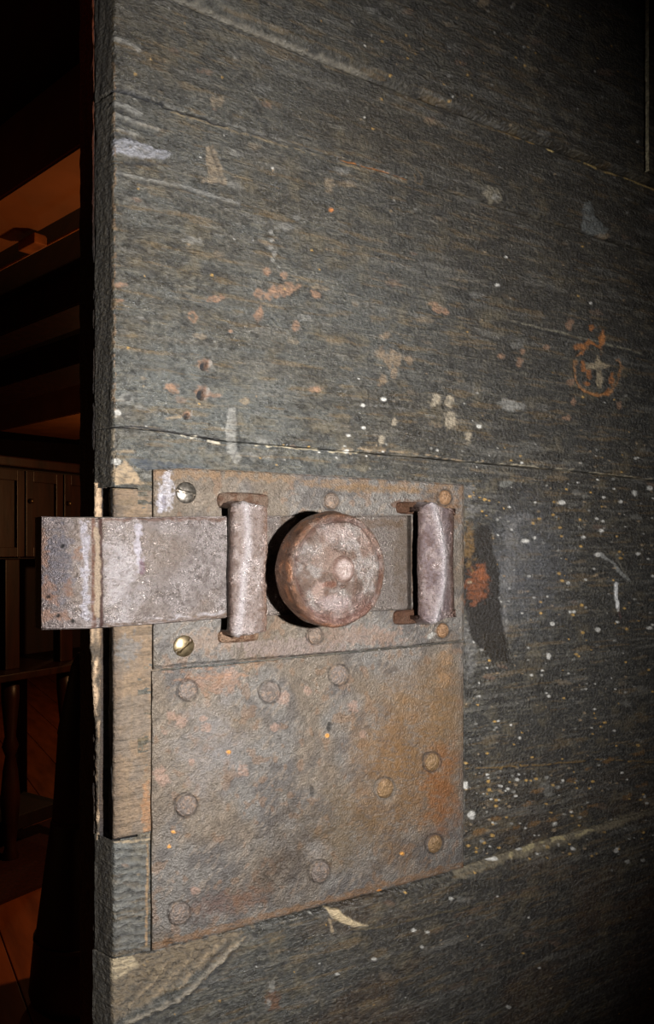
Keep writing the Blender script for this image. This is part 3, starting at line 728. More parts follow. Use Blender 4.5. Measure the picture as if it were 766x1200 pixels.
# ================================================================== IRONWORK
T_UP, T_LO = 0.0030, 0.0022
def ring(sk, x, y, r, dome=0.0):
    sk.line([(x + r * math.cos(a), y + r * 1.06 * math.sin(a)) for a in np.linspace(0, 2 * math.pi, 20)], 2.6, lin(52, 44, 38), -0.0007, rag=0.25, amt=0.75)
def iron_base(sk, U, V):
    big = fb(U * 22, V * 22, 71, 4); mid = fb(U * 90, V * 110, 72, 4); fi = fb(U * 420, V * 420, 73, 4)
    di = fb((U + V) * 120, (U - V) * 330, 75, 3)
    sk.base(lin(112, 106, 98))
    sk.mix(ss(0.45, 0.62, mid), lin(92, 86, 80)); sk.mix(ss(0.52, 0.70, big) * 0.6, lin(112, 96, 76))
    sk.mix(ss(0.55, 0.7, fi) * 0.4, lin(70, 62, 54)); sk.mix(ss(0.60, 0.72, di) * 0.40, lin(140, 124, 106))
    sk.mix(ss(0.64, 0.72, fb(U * 160, V * 160, 77, 3)) * 0.45, lin(122, 94, 70))
    sk.r[:] = 0.42 + (mid - 0.5) * 0.35
    sk.h += (mid - 0.5) * 0.0009 + (fi - 0.5) * 0.0004 + (di - 0.5) * 0.0003

LOW_RIV = [(220, 809, 11), (316, 811, 11.5), (397, 791, 11), (506, 893, 10), (451, 924, 11), (218, 944, 12.5), (375, 1022, 12), (509, 989, 10), (210, 1071, 12.5)]
def lower_skin(px, py, U, V):
    sk = Skin(px, py); iron_base(sk, U, V)
    bl = sk.blob
    bl(470, 890, 75, 130, lin(122, 86, 40), 0, 8, 0.35, 0.5, 0.75, 1.0, freq=0.05)
    bl(520, 850, 26, 90, lin(120, 90, 54), 0, 0, 0.5, 0.5, 0.5, 0.8, freq=0.08)
    bl(515, 930, 24, 60, lin(128, 78, 34), 0, 0, 0.5, 0.5, 0.7, 0.8, freq=0.1)
    bl(400, 970, 70, 60, lin(96, 74, 42), 0, 0, 0.5, 0.5, 0.5, 0.9, freq=0.06)
    bl(330, 1005, 36, 60, lin(58, 48, 40), -0.0006, 20, 0.6, 0.45, 0.6, 0.8, freq=0.1)
    bl(255, 1060, 40, 18, lin(96, 64, 50), -0.0003, -10, 0.6, 0.5, 0.5, 0.8)
    bl(295, 1050, 26, 14, lin(110, 74, 48), 0, -30, 0.7, 0.5, 0.5, 0.8)
    bl(370, 1000, 14, 16, lin(140, 132, 124), 0, 0, 0.7, 0.45, 0.4, 0.8)
    bl(240, 880, 46, 70, lin(128, 122, 118), 0, 20, 0.7, 0.45, 0.45, 0.9, freq=0.08)
    bl(250, 800, 34, 14, lin(140, 104, 80), 0, 0, 0.7, 0.5, 0.5)
    for x, y, r in [(186, 905, 9), (190, 914, 8), (212, 846, 7), (200, 838, 6), (224, 893, 4), (243, 852, 6), (238, 842, 4), (332, 818, 8), (270, 790, 8),
                    (193, 858, 4), (268, 882, 4), (285, 903, 7), (228, 1043, 5), (322, 852, 5), (414, 828, 7), (360, 810, 6), (425, 860, 5)]:
        bl(x, y, r * 1.1, r, lin(150, 122, 104), 0.0002, 0, 0.6, 0.5, 0.7)
    for x, y in [(198, 992), (203, 975), (268, 881), (445, 1044), (470, 1000), (383, 862)]:
        bl(x, y, 3, 2.4, lin(214, 150, 70), 0.0002, 0, 0.5, 0.4, 0.9)
    for x, y in [(386, 852), (366, 928), (200, 1102)]:
        bl(x, y, 3, 7, DEEP, -0.0006, 0, 0.3, 0.6, 0.7)
    bl(198, 1106, 9, 3, DEEP, -0.0006, 0, 0.5, 0.6, 0.7)
    sk.line([(190, 788), (300, 776), (300, 790), (190, 797)], 4, lin(150, 110, 80), 0, rag=1.2, amt=0.4, gap=0.4)
    for x, y, r in LOW_RIV: ring(sk, x, y, r + 1.2)
    for x, y, r in [(522, 772, 10), (520, 797, 9)]:
        bl(x, y, r, r, lin(140, 108, 74), 0.0004, 0, 0.3, 0.5, 0.6)
    bl(451, 926, 19, 17, lin(150, 140, 124), -0.0004, 0, 0.3, 0.4, 0.45, 0.9)
    # worn orange brown lip along the bottom
    sk.line([(175, 1110), (240, 1094), (300, 1077), (380, 1056), (440, 1041), (540, 1013)], 9, lin(120, 86, 52), 0, rag=0.7, amt=0.6)
    return sk
def upper_skin(px, py, U, V):
    sk = Skin(px, py); iron_base(sk, U, V)
    bl, ln = sk.blob, sk.line
    ln([(178, 556), (270, 556), (400, 566), (540, 574)], 12, lin(128, 100, 70), 0, rag=0.9, amt=0.55, gap=0.3)
    bl(195, 575, 9, 22, lin(190, 186, 190), 0.0002, 0, 0.9, 0.35, 0.55); bl(188, 590, 5, 10, lin(190, 186, 192), 0.0002, 0, 0.9, 0.35, 0.6)
    bl(192, 590, 3, 10, lin(60, 44, 52), -0.0004, 0, 0.7, 0.4, 0.6)
    bl(240, 750, 30, 12, lin(140, 116, 96), 0, 0, 0.8, 0.5, 0.5); bl(340, 760, 70, 12, lin(128, 112, 104), 0, 0, 0.8, 0.5, 0.6)
    bl(420, 745, 60, 12, lin(136, 112, 96), 0, 0, 0.8, 0.5, 0.6); bl(455, 690, 20, 10, lin(132, 106, 88), 0, 0, 0.9, 0.5, 0.4)
    bl(518, 600, 24, 34, lin(120, 84, 46), 0, 0, 0.6, 0.5, 0.7, 0.8); bl(525, 750, 14, 12, lin(110, 96, 80), 0, 0, 0.6, 0.5, 0.6)
    bl(480, 592, 22, 7, lin(92, 58, 30), -0.0003, 0, 0.6, 0.5, 0.7); bl(485, 660, 10, 60, lin(84, 62, 44), -0.0004, 0, 0.4, 0.5, 0.7)
    bl(436, 573, 60, 5, lin(120, 92, 58), 0, 2, 0.6, 0.5, 0.6)
    bl(442, 768, 7, 4, lin(200, 160, 110), 0.0002, -10, 0.3, 0.5, 0.8); ln([(420, 770), (540, 757)], 3, lin(180, 140, 96), 0, rag=1.0, amt=0.6, gap=0.35)
    ln([(176, 782), (300, 772), (440, 762), (540, 752)], 3, DEEP, -0.0006, rag=0.4, amt=0.6)
    for x, y, r in [(388, 587, 9), (521, 583, 8), (369, 745, 9), (518, 739, 8)]: ring(sk, x, y, r + 1)
    bl(505, 745, 7, 3, WHITE, 0, -30, 0.6, 0.5, 0.5)
    return sk

lo_b = curve_from_px([(172, 1113), (240, 1096), (300, 1079), (380, 1058), (440, 1043), (541, 1015)])
lo_t = curve_from_px([(178, 786), (260, 779), (340, 771), (440, 762), (541, 752)])
plate2 = empty('iron_cover_plate', (px_u(178, 0), 0, float(lo_b(px_u(300, 0)))))
tag(plate2, 'large riveted iron sheet, rusty at right, on the door under the bolt', 'metal plate')
usq = u_samples(176.5, 540, 1.15)
slab('sheet', usq, lo_b, lo_t, t_samples(0.185, 0.00062), None, -0.0003, 0.0010, lower_skin, M_IRON, plate2, w0=T_LO, K=3)
# (sides run from the sheet's face to just under the wood surface)

up_b = curve_from_px([(175, 784), (260, 777), (340, 769), (440, 760), (541, 750)])
up_t = curve_from_px([(178, 551), (215, 549), (300, 553), (400, 559), (541, 568)])
plate1 = empty('bolt_backplate', (px_u(178, 0), 0, float(up_b(px_u(300, 0)))))
tag(plate1, 'flat iron backplate with two screws at left, behind the sliding bolt', 'metal plate')
usq2 = u_samples(178, 540, 1.15)
slab('sheet', usq2, up_b, up_t, t_samples(0.13, 0.00062), None, 0.0, 0.0016, upper_skin, M_IRON, plate1, w0=T_UP, K=4)

def lathe(name, prof, c, mat, parent, seg=72, skin=None, flat=1.0, dents=0.0, seed=0):
    """turn prof [(radius, w)] about an axis square to the door at (u,v)=c"""
    prof = np.array(prof); n = len(prof)
    a = np.linspace(0, 2 * math.pi, seg, endpoint=False)
    Rr = np.repeat(prof[:, 0][:, None], seg, 1); Wd = np.repeat(prof[:, 1][:, None], seg, 1)
    Aa = np.repeat(a[None], n, 0)
    X = Rr * np.cos(Aa); Z = Rr * np.sin(Aa)
    if dents:
        dn = (fb((X + 1) * 70, (Z + 1) * 70 + Wd * 40, seed, 4) - 0.5) * 2 * dents
        Wd = Wd + dn * ss(0, 0.4, Rr / prof[:, 0].max() + 0.3)
        k = 1 + (fb(np.cos(Aa) * 2 + 5, np.sin(Aa) * 2 + 5 + Wd * 120, seed + 4, 3) - 0.5) * 2 * dents / max(prof[:, 0].max(), 1e-4)
        X *= k; Z *= k
    U = c[0] + X; V = c[1] + Z
    px, py = INV(U, V, 0.0)
    sk = skin(X, Z, Rr, Wd, U, V, px, py) if skin else None
    if sk is not None: Wd = Wd + sk.h
    verts = np.stack([U, -Wd, V], -1).reshape(-1, 3)
    idx = np.arange(n * seg).reshape(n, seg); j = np.roll(idx, -1, 1)
    q = np.stack([idx[:-1], j[:-1], j[1:], idx[1:]], -1).reshape(-1, 4)[:, ::-1]
    col = None
    if sk is not None:
        col = np.concatenate([np.clip(sk.rgb, 0, 1), np.clip(sk.r, 0.05, 1)[..., None]], -1).reshape(-1, 4)
    return np_mesh(name, verts, q, mat, parent, col)

def dome_prof(r, h, w0, base=0.0):
    return [(1e-5, w0 + h)] + [(r * math.sin(t), w0 + h * math.cos(t) ** 0.8) for t in np.linspace(0.15, math.pi / 2 - 0.02, 9)] + [(r, w0 - 0.001)]
def rivet(parent, x, y, r, w0, h, col, seed):
    u, v = P(x, y, w0); u = float(u); v = float(v)
    z = u * SA + (D - w0) * CA
    rr = r / F_PX * z * 1.03
    def sk_(X, Z, R_, Wd, U, V, px, py):
        s_ = Skin(px, py); s_.base(col); f = fb(U * 500, V * 500, seed, 3)
        s_.mix(ss(0.45, 0.65, f) * 0.6, np.array(col) * 0.55); s_.mix(ss(0.6, 0.75, fb(U * 900, V * 900, seed + 3, 2)) * 0.5, lin(160, 130, 104))
        s_.r[:] = 0.45
        return s_
    return lathe('rivet', dome_prof(rr, h, w0), (u, v), M_IRON, parent, 28, sk_, dents=0.0002, seed=seed)
for i, (x, y, r) in enumerate(LOW_RIV):
    c = lin(116, 104, 94) if x < 420 else lin(132, 104, 70)
    rivet(plate2, x, y, r, T_LO - 0.0001, 0.0012 if x < 420 and y < 900 else 0.0022, c, i)
for i, (x, y, r, h) in enumerate([(388, 587, 9.5, 0.0030), (521, 583, 8.5, 0.0026), (369, 745, 9.5, 0.0020), (518, 739, 8.5, 0.0026)]):
    rivet(plate1, x, y, r, T_UP - 0.0001, h, lin(140, 106, 74) if x > 400 else lin(120, 104, 90), 20 + i)

def screw(x, y, r, ang, mat, label):
    u, v = P(x, y, T_UP); u = float(u); v = float(v)
    rr = r / F_PX * (u * SA + (D - T_UP) * CA) * 1.05
    bm = bmesh.new(); seg = 36; rings = []
    prof = [(rr * k, T_UP + 0.0020 * math.sqrt(max(0, 1 - (k * 0.93) ** 2))) for k in (0.08, 0.16, 0.26, 0.38, 0.5, 0.62, 0.74, 0.85, 0.94, 1.0)] + [(rr, T_UP - 0.0008)]
    ca, sa = math.cos(ang), math.sin(ang)
    for R_, W_ in prof:
        rg = []
        for k in range(seg):
            t = 2 * math.pi * k / seg; X = R_ * math.cos(t); Z = R_ * math.sin(t)
            sl = abs(-X * sa + Z * ca)
            dpt = 0.0014 if (sl < rr * 0.13 and R_ < rr * 0.99) else 0
            rg.append(bm.verts.new((u + X, -(W_ - dpt), v + Z)))
        rings.append(rg)
    ctr = bm.verts.new((u, -(T_UP + 0.0006), v))
    for k in range(seg): bm.faces.new((ctr, rings[0][k], rings[0][(k + 1) % seg]))
    for a, b in zip(rings[:-1], rings[1:]):
        for k in range(seg): bm.faces.new((a[k], a[(k + 1) % seg], b[(k + 1) % seg], b[k]))
    o = bm_obj('screw', bm, mat, plate1)
    o['label'] = label
screw(217.5, 577.5, 12.0, math.radians(-12), M_SCREW, 'dark steel slotted screw')
screw(215, 757, 12.0, math.radians(38), M_BRASS, 'brass coloured slotted screw')

# ------------------------------------------------------------------ the sliding bolt
W_BAR = 0.0125                            # front face of the bar
bolt = empty('sliding_bolt', (px_u(120, W_BAR), -0.006, float(P(200, 664, W_BAR)[1])))
tag(bolt, 'thick iron sliding bolt with round knob, its end past the door edge', 'door bolt')
bt = curve_from_px([(30, 605), (108, 607), (270, 605), (480, 604)], W_BAR)
bb = curve_from_px([(30, 738), (108, 736), (190, 730), (270, 723), (480, 714)], W_BAR)
def bar_skin(px, py, U, V):
    sk = Skin(px, py); bl, ln = sk.blob, sk.line
    mid = fb(U * 110, V * 110, 91, 4); fi = fb(U * 600, V * 600, 92, 3); big = fb(U * 30, V * 40, 93, 3)
    sk.base(lin(148, 138, 132))
    sk.mix(ss(0.45, 0.65, mid) * 0.6, lin(120, 110, 104)); sk.mix(ss(0.50, 0.64, fi) * 0.6, lin(90, 78, 70)); sk.mix(ss(0.45, 0.65, big) * 0.35, lin(130, 112, 94))
    sk.r[:] = 0.33 + (mid - 0.5) * 0.3
    # highlights painted on the metal either side of a dark fleck
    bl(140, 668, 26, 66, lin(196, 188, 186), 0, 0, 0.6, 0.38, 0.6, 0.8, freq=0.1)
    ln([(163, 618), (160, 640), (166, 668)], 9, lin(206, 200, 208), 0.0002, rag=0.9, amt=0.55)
    bl(166, 664, 4, 8, lin(90, 40, 52), -0.0003, 0, 0.6, 0.3, 0.7); bl(139, 654, 2, 2, DEEP, -0.0002, amt=0.8)
    ln([(175, 728), (225, 724), (262, 718)], 6, lin(186, 180, 180), 0, rag=1.0, amt=0.5, gap=0.3)
    ln([(120, 609), (190, 608), (265, 609)], 4, lin(92, 62, 44), 0, rag=0.8, amt=0.7); ln([(120, 733), (190, 728), (268, 721)], 4, lin(100, 78, 58), 0, rag=0.8, amt=0.7)
    # the part right of the knob is duller and browner
    sk.mix(ss(300, 330, px) * 0.7, lin(104, 94, 84)); bl(470, 660, 10, 60, lin(92, 78, 64), 0, 0, 0.5, 0.5, 0.7)
    ln([(330, 612), (470, 614)], 10, lin(92, 70, 48), 0, rag=0.8, amt=0.6)
    # groove near the end with dried pale paint in it
    ln([(110, 608), (110, 735)], 6, lin(96, 62, 44), -0.0004, rag=0.4, amt=0.85)
    ln([(118, 606), (119, 735)], 5.5, lin(60, 34, 26), -0.0004, rag=0.3, amt=0.9)
    ln([(113.5, 620), (115, 650), (114.5, 700), (114, 720)], 7.5, lin(156, 138, 116), 0.0001, rag=0.6, rough=0.7, amt=0.95)
    # far end: rust blotches, plus painted shading where the nose turns from the flash
    end = ss(92, 70, px)
    sk.mix(end * 0.55, lin(96, 84, 80)); sk.mix(ss(62, 44, px) * 0.5, lin(72, 50, 40))
    bl(70, 660, 20, 45, lin(84, 84, 92), 0, 0, 0.9, 0.4, 0.6)
    for x, y, rx, ry in [(52, 632, 6, 14), (56, 655, 6, 10), (58, 690, 10, 14), (66, 705, 8, 6), (56, 722, 8, 8), (76, 722, 8, 7), (92, 650, 6, 8), (82, 690, 6, 10)]:
        bl(x, y, rx, ry, lin(132, 98, 76), -0.0003, 0, 0.9, 0.55, 0.65)
    ln([(98, 615), (102, 650), (100, 690), (102, 725)], 10, lin(190, 186, 192), 0.0002, rag=1.0, amt=0.6, rough=0.35)  # silver highlight streak painted into the bar's colour
    for x, y in [(86, 728), (60, 700), (75, 640), (70, 722)]: bl(x, y, 2.5, 2.5, DEEP, -0.0004, amt=0.9)
    sk.h += (mid - 0.5) * 0.0007 + (fi - 0.5) * 0.00025
    return sk
uTip = px_u(44, 0.006)
uG = px_u(108, W_BAR)
usb = np.linspace(uTip, px_u(478, W_BAR), 420)
def bar_front(U, V):                      # past the groove the bar falls away to a tapered, rounded nose
    t = np.clip((uG - U) / (uG - uTip), 0, 1)
    return -0.0050 * t - 0.0035 * ss(0.55, 1.0, t) * t - 0.003 * ss(0.85, 1.0, t) ** 2 - 0.0007 * np.exp(-((U - px_u(114, W_BAR)) / 0.0022) ** 2)
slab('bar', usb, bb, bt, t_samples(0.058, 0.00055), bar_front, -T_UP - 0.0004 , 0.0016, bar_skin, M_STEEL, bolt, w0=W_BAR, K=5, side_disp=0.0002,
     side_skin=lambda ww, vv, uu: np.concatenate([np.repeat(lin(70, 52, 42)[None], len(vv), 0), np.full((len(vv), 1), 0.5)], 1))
# back of the bar
bm = bmesh.new()
q = []
for u in (uTip, px_u(478, W_BAR)):
    q.append([bm.verts.new((u, -(T_UP + 0.0004), float(bb(u)))), bm.verts.new((u, -(T_UP + 0.0004), float(bt(u))))])
bm.faces.new((q[0][0], q[1][0], q[1][1], q[0][1]))
bm_obj('bar_back', bm, M_RAW, bolt)

# knob
W_KB, W_KF = 0.034, 0.0545
ku, kv = [float(a) for a in P(401, 668, W_KF)]
RK = 68.0 / F_PX * (ku * SA + (D - 0.045) * CA)
def knob_skin(X, Z, R_, Wd, U, V, px, py):
    s_ = Skin(px, py)
    mid = fb(U * 110, V * 110 + Wd * 50, 101, 4); fi = fb(U * 520, V * 520 + Wd * 300, 102, 3)
    rr = R_ / RK
    s_.base(lin(142, 132, 124)); s_.mix(ss(0.44, 0.58, mid) * 0.9, lin(104, 86, 74)); s_.mix(ss(0.52, 0.62, fb(U * 260, V * 260, 107, 3)) * 0.6, lin(84, 64, 52)); s_.mix(ss(0.55, 0.68, fi) * 0.45, lin(104, 74, 56))
    s_.mix(ss(0.86, 0.97, rr) * 0.75, lin(112, 78, 56))
    s_.mix(np.exp(-((rr - 0.86) / 0.035) ** 2) * 0.55, lin(78, 44, 32))
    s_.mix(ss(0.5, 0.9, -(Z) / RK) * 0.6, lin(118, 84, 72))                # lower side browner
    def spot(x, z, rx, rz, c, a, h=0):
        d = np.hypot((X / RK - x) / rx, (Z / RK - z) / rz) + (fb(U * 300, V * 300, int(abs(x * 50)) + 7, 3) - 0.5) * 0.9
        m = (1 - ss(0.6, 1.05, d)) * (rr < 0.95)
        s_.mix(m * a, c); s_.h += m * h
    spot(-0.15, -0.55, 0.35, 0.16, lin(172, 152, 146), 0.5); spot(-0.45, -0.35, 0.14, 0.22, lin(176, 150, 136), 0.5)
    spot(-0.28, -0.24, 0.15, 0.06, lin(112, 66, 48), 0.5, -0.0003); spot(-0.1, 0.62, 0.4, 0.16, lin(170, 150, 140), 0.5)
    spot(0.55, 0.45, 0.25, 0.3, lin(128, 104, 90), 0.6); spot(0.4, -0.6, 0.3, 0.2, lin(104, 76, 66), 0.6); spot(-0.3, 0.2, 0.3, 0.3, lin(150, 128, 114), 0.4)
    rim = ss(0.9, 0.97, rr) * ss(0.50, 0.62, fb(np.arctan2(Z, X) * 6 + 20, Wd * 260, 103, 3))
    s_.mix(rim * 0.7, lin(160, 108, 74))
    rim2 = ss(0.9, 0.97, rr) * ss(0.58, 0.7, fb(np.arctan2(Z, X) * 9 + 50, Wd * 400, 105, 3))
    s_.mix(rim2 * 0.8, lin(60, 36, 26))
    s_.r[:] = 0.33 + (mid - 0.5) * 0.35
    s_.h = s_.h + (mid - 0.5) * 0.0016 + (fi - 0.5) * 0.0003 - 0.0012 * np.exp(-((rr - 0.24) / 0.03) ** 2) + 0.0009 * ss(0.45, 0.2, rr)
    return s_
kp = []
for k in np.linspace(0.01, 0.80, 46): kp.append((RK * k, W_KF - 0.0030 * k ** 2))
kp += [(RK * 0.83, W_KF - 0.0026), (RK * 0.845, W_KF - 0.0036), (RK * 0.86, W_KF - 0.0038), (RK * 0.875, W_KF - 0.0033), (RK * 0.90, W_KF - 0.0026)]
for t in np.linspace(0.1, 1, 9) * math.pi / 2: kp.append((RK * (0.90 + 0.085 * math.sin(t)), W_KF - 0.0026 - 0.0045 * (1 - math.cos(t))))
for t in np.linspace(0.15, 1, 8): kp.append((RK * (0.985 + 0.015 * math.sin(t * 2)), W_KF - 0.0071 - (W_KF - 0.0071 - W_KB - 0.003) * t))
for t in np.linspace(0.2, 1, 5) * math.pi / 2: kp.append((RK * (0.93 + 0.06 * math.cos(t)), W_KB + 0.003 * (1 - math.sin(t))))
kp += [(RK * 0.6, W_KB + 0.0005), (RK * 0.34, W_KB - 0.001)]
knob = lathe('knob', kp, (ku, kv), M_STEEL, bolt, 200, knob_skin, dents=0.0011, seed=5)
lathe('knob_stem', [(RK * 0.36, W_KB + 0.001), (RK * 0.30, W_KB - 0.003), (RK * 0.28, 0.020), (RK * 0.36, W_BAR - 0.0015)], (ku, kv), M_STEEL, bolt, 40,
      lambda X, Z, R_, Wd, U, V, px, py: (lambda s_: (s_.base(lin(70, 46, 34)), s_)[1])(Skin(px, py)))
def boss_skin(X, Z, R_, Wd, U, V, px, py):
    s_ = Skin(px, py); fi = fb(U * 600, V * 600, 111, 3)
    s_.base(lin(176, 158, 148)); s_.mix(ss(0.5, 0.65, fi) * 0.5, lin(120, 96, 84)); s_.mix(ss(0.0045, 0.0065, R_) * 0.8, lin(104, 76, 62))
    s_.r[:] = 0.38; return s_
br = 0.0078
o = lathe('knob_boss', [(1e-5, W_KF + 0.0022), (br * 0.12, W_KF + 0.0021), (br * 0.3, W_KF + 0.0019), (br * 0.55, W_KF + 0.0017), (br * 0.8, W_KF + 0.0012), (br * 0.93, W_KF + 0.0006), (br, W_KF - 0.0002), (br * 1.02, W_KF - 0.002)],
      (ku + 0.0005, kv + 0.0003), M_STEEL, bolt, 48, boss_skin, dents=0.00012, seed=9)
o['label'] = 'small raised rivet end in the centre of the knob'

# ------------------------------------------------------------------ keepers (the two straps the bolt slides through)
def keeper(name, pxl, pxr, pyt, pyb, ridge, cols, label, seed, tilt=0.0, depth=0.003):
    wf = 0.0205
    k = empty(name, (px_u((pxl + pxr) / 2, wf), -T_UP, float(P((pxl + pxr) / 2, pyb, wf)[1])))
    tag(k, label, 'bolt keeper', 'keeper straps the bolt slides through')
    nu, n = 46, 150
    ul, ur = px_u(pxl, wf - 0.002), px_u(pxr, wf - 0.004)
    vt = float(P((pxl + pxr) / 2, pyt, wf)[1]); vb_ = float(P((pxl + pxr) / 2, pyb, wf)[1])
    base = T_UP - 0.0004
    # arch path outside (w,v) from the top foot over the bar to the bottom foot
    path = []
    R0 = 0.0035
    for t in np.linspace(0, 1, 14)[:-1]: path.append((base + (wf - R0 - base) * t, vt + 0.0012 * (1 - t)))
    for a in np.linspace(0, math.pi / 2, 9)[:-1]: path.append((wf - R0 + R0 * math.sin(a), vt - R0 + R0 * math.cos(a)))
    for t in np.linspace(0, 1, 106): path.append((wf, vt - R0 - (vt - vb_ - 2 * R0) * t))
    for a in np.linspace(0, math.pi / 2, 9)[1:]: path.append((wf - R0 + R0 * math.cos(a), vb_ + R0 - R0 * math.sin(a)))
    for t in np.linspace(0, 1, 14)[1:]: path.append((wf - R0 - (wf - R0 - base) * t, vb_ - 0.0012 * t))
    path = np.array(path); n = len(path)
    nin = np.gradient(path, axis=0); nrm = np.stack([-nin[:, 1], nin[:, 0]], 1); nrm /= np.linalg.norm(nrm, axis=1)[:, None]
    cen = np.array([base, (vt + vb_) / 2])
    s_ = np.sign(((path - cen) * nrm).sum(1)); nrm *= s_[:, None]
    th = 0.0062
    X = np.linspace(0, 1, nu)
    t = np.repeat(X[None], n, 0); s = np.repeat(np.linspace(0, 1, n)[:, None], nu, 1)
    rg = ridge(s)                                   # ridge position across the strap
    prof = np.where(t < rg, 1 - ((rg - t) / np.maximum(rg, 0.05)) ** 1.3 * 0.55, 1 - ((t - rg) / np.maximum(1 - rg, 0.05)) * 0.75)
    hh = depth * (prof - 1)
    ew = rnd_edge(t * (ur - ul), 0.0014) + rnd_edge((1 - t) * (ur - ul), 0.0014)
    nz = (fb(s * 22, t * 5, seed, 4) - 0.5) * 0.0022 + (fb(s * 70, t * 16, seed + 3, 3) - 0.5) * 0.0009
    hh = hh + ew + nz
    lwob = (fb(s * 9, s * 0 + seed, seed + 8, 3) - 0.5) * 0.0030
    U = ul + (ur - ul) * t + lwob * (1 - 2 * np.abs(t - 0.5)) + lwob * 0.6 + tilt * (s - 0.5)
    Wd = path[:, 0][:, None] + nrm[:, 0][:, None] * hh
    V = path[:, 1][:, None] + nrm[:, 1][:, None] * hh
    px, py = INV(U, V, 0.0)
    sk = Skin(px, py); m = fb(U * 140, V * 140, seed, 4); fi = fb(U * 600, V * 600, seed + 1, 3)
    sk.base(cols[0]); sk.mix(ss(0.42, 0.62, m) * 0.75, cols[1]); sk.mix(ss(0.56, 0.68, fi) * 0.5, lin(92, 66, 48))
    sk.mix(ss(0.75, 1.0, t) * 0.7, lin(108, 74, 50)); sk.mix(ss(0.14, 0.0, t) * 0.75, lin(70, 48, 36))
    sk.mix(ss(0.10, 0.0, s) * 0.8, lin(66, 42, 28)); sk.mix(ss(0.90, 1.0, s) * 0.8, lin(88, 56, 36))
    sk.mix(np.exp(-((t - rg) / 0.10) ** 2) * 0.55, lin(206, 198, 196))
    sk.r[:] = 0.36 + (m - 0.5) * 0.3
    col = np.concatenate([np.clip(sk.rgb, 0, 1), np.clip(sk.r, 0.05, 1)[..., None]], -1)
    outer = np.stack([U, -Wd, V], -1)
    # inside of the arch
    Wi = path[:, 0][:, None] - nrm[:, 0][:, None] * th + 0 * U; Vi = path[:, 1][:, None] - nrm[:, 1][:, None] * 0.0040 + 0 * U
    Wi = np.maximum(Wi, base)
    inner = np.stack([U, -Wi, Vi], -1)
    verts = np.concatenate([outer.reshape(-1, 3), inner.reshape(-1, 3)])
    idx = np.arange(n * nu).reshape(n, nu); B = n * nu
    q = [np.stack([idx[:-1, :-1], idx[1:, :-1], idx[1:, 1:], idx[:-1, 1:]], -1).reshape(-1, 4)]
    q.append(q[0][:, ::-1] + B)
    a, b = idx[:-1, 0], idx[1:, 0]; q.append(np.stack([a, a + B, b + B, b], -1))
    a, b = idx[:-1, -1], idx[1:, -1]; q.append(np.stack([b, b + B, a + B, a], -1))
    for r_, fl in ((0, 0), (n - 1, 1)):
        a, b = idx[r_, :-1], idx[r_, 1:]; q.append(np.stack([a, b, b + B, a + B] if fl == 0 else [b, a, a + B, b + B], -1))
    cc = col.reshape(-1, 4)
    np_mesh('strap', verts, np.concatenate(q), M_STEEL, k, np.concatenate([cc, cc * np.array([0.4, 0.4, 0.4, 1])]))
    return k
def foot(par, pxs, pys, h, col, seed):
    """small hammered foot riveted through the plate: a rounded low lump"""
    u0, u1 = px_u(pxs[0], T_UP), px_u(pxs[1], T_UP); pm = sum(pxs) / 2
    v1 = float(P(pm, pys[0], T_UP)[1]); v0 = float(P(pm, pys[1], T_UP)[1])
    nu, nv = 44, 26
    s, t = np.meshgrid(np.linspace(0, 1, nu), np.linspace(0, 1, nv), indexing='ij')
    U = u0 + (u1 - u0) * s; V = v0 + (v1 - v0) * t
    e = np.minimum(np.minimum(s, 1 - s) * (u1 - u0), np.minimum(t, 1 - t) * (v1 - v0))
    cu = ss(0, 0.0022, e) * 0.0
    Wd = T_UP + h + rnd_edge(e, h * 0.95) + (fb(U * 400, V * 400, seed, 3) - 0.5) * 0.0010
    # round the plan corners
    cxn = (s - 0.5) * 2; cyn = (t - 0.5) * 2
    f = 1 - 0.10 * (np.abs(cxn) ** 3) * (np.abs(cyn) ** 3)
    U = (u0 + u1) / 2 + (U - (u0 + u1) / 2) * f; V = (v0 + v1) / 2 + (V - (v0 + v1) / 2) * f * (1 - 0.12 * np.abs(cxn) ** 4)
    edge_ = (s == 0) | (s == 1) | (t == 0) | (t == 1)
    Wd = np.where(edge_, T_UP - 0.0006, Wd)
    sk = Skin(*INV(U, V, 0)); m = fb(U * 300, V * 300, seed + 2, 3)
    sk.base(col); sk.mix(ss(0.45, 0.6, m) * 0.7, lin(90, 60, 42)); sk.r[:] = 0.42
    cc = np.concatenate([np.clip(sk.rgb, 0, 1), sk.r[..., None]], -1).reshape(-1, 4)
    idx = np.arange(nu * nv).reshape(nu, nv)
    np_mesh('foot', np.stack([U, -Wd, V], -1).reshape(-1, 3), np.stack([idx[:-1, :-1], idx[1:, :-1], idx[1:, 1:], idx[:-1, 1:]], -1).reshape(-1, 4), M_STEEL, par, cc)
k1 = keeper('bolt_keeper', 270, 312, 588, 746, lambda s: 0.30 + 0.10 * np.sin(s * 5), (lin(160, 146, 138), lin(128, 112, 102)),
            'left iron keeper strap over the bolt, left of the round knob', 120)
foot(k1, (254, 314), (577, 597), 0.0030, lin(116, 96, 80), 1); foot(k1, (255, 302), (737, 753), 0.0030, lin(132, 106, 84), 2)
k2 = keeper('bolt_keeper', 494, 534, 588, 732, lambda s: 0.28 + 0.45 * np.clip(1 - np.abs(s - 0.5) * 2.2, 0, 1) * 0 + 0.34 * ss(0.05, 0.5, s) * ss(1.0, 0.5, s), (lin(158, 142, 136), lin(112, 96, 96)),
            'right iron keeper strap, faceted like a long diamond, right of the knob', 140, depth=0.0095)
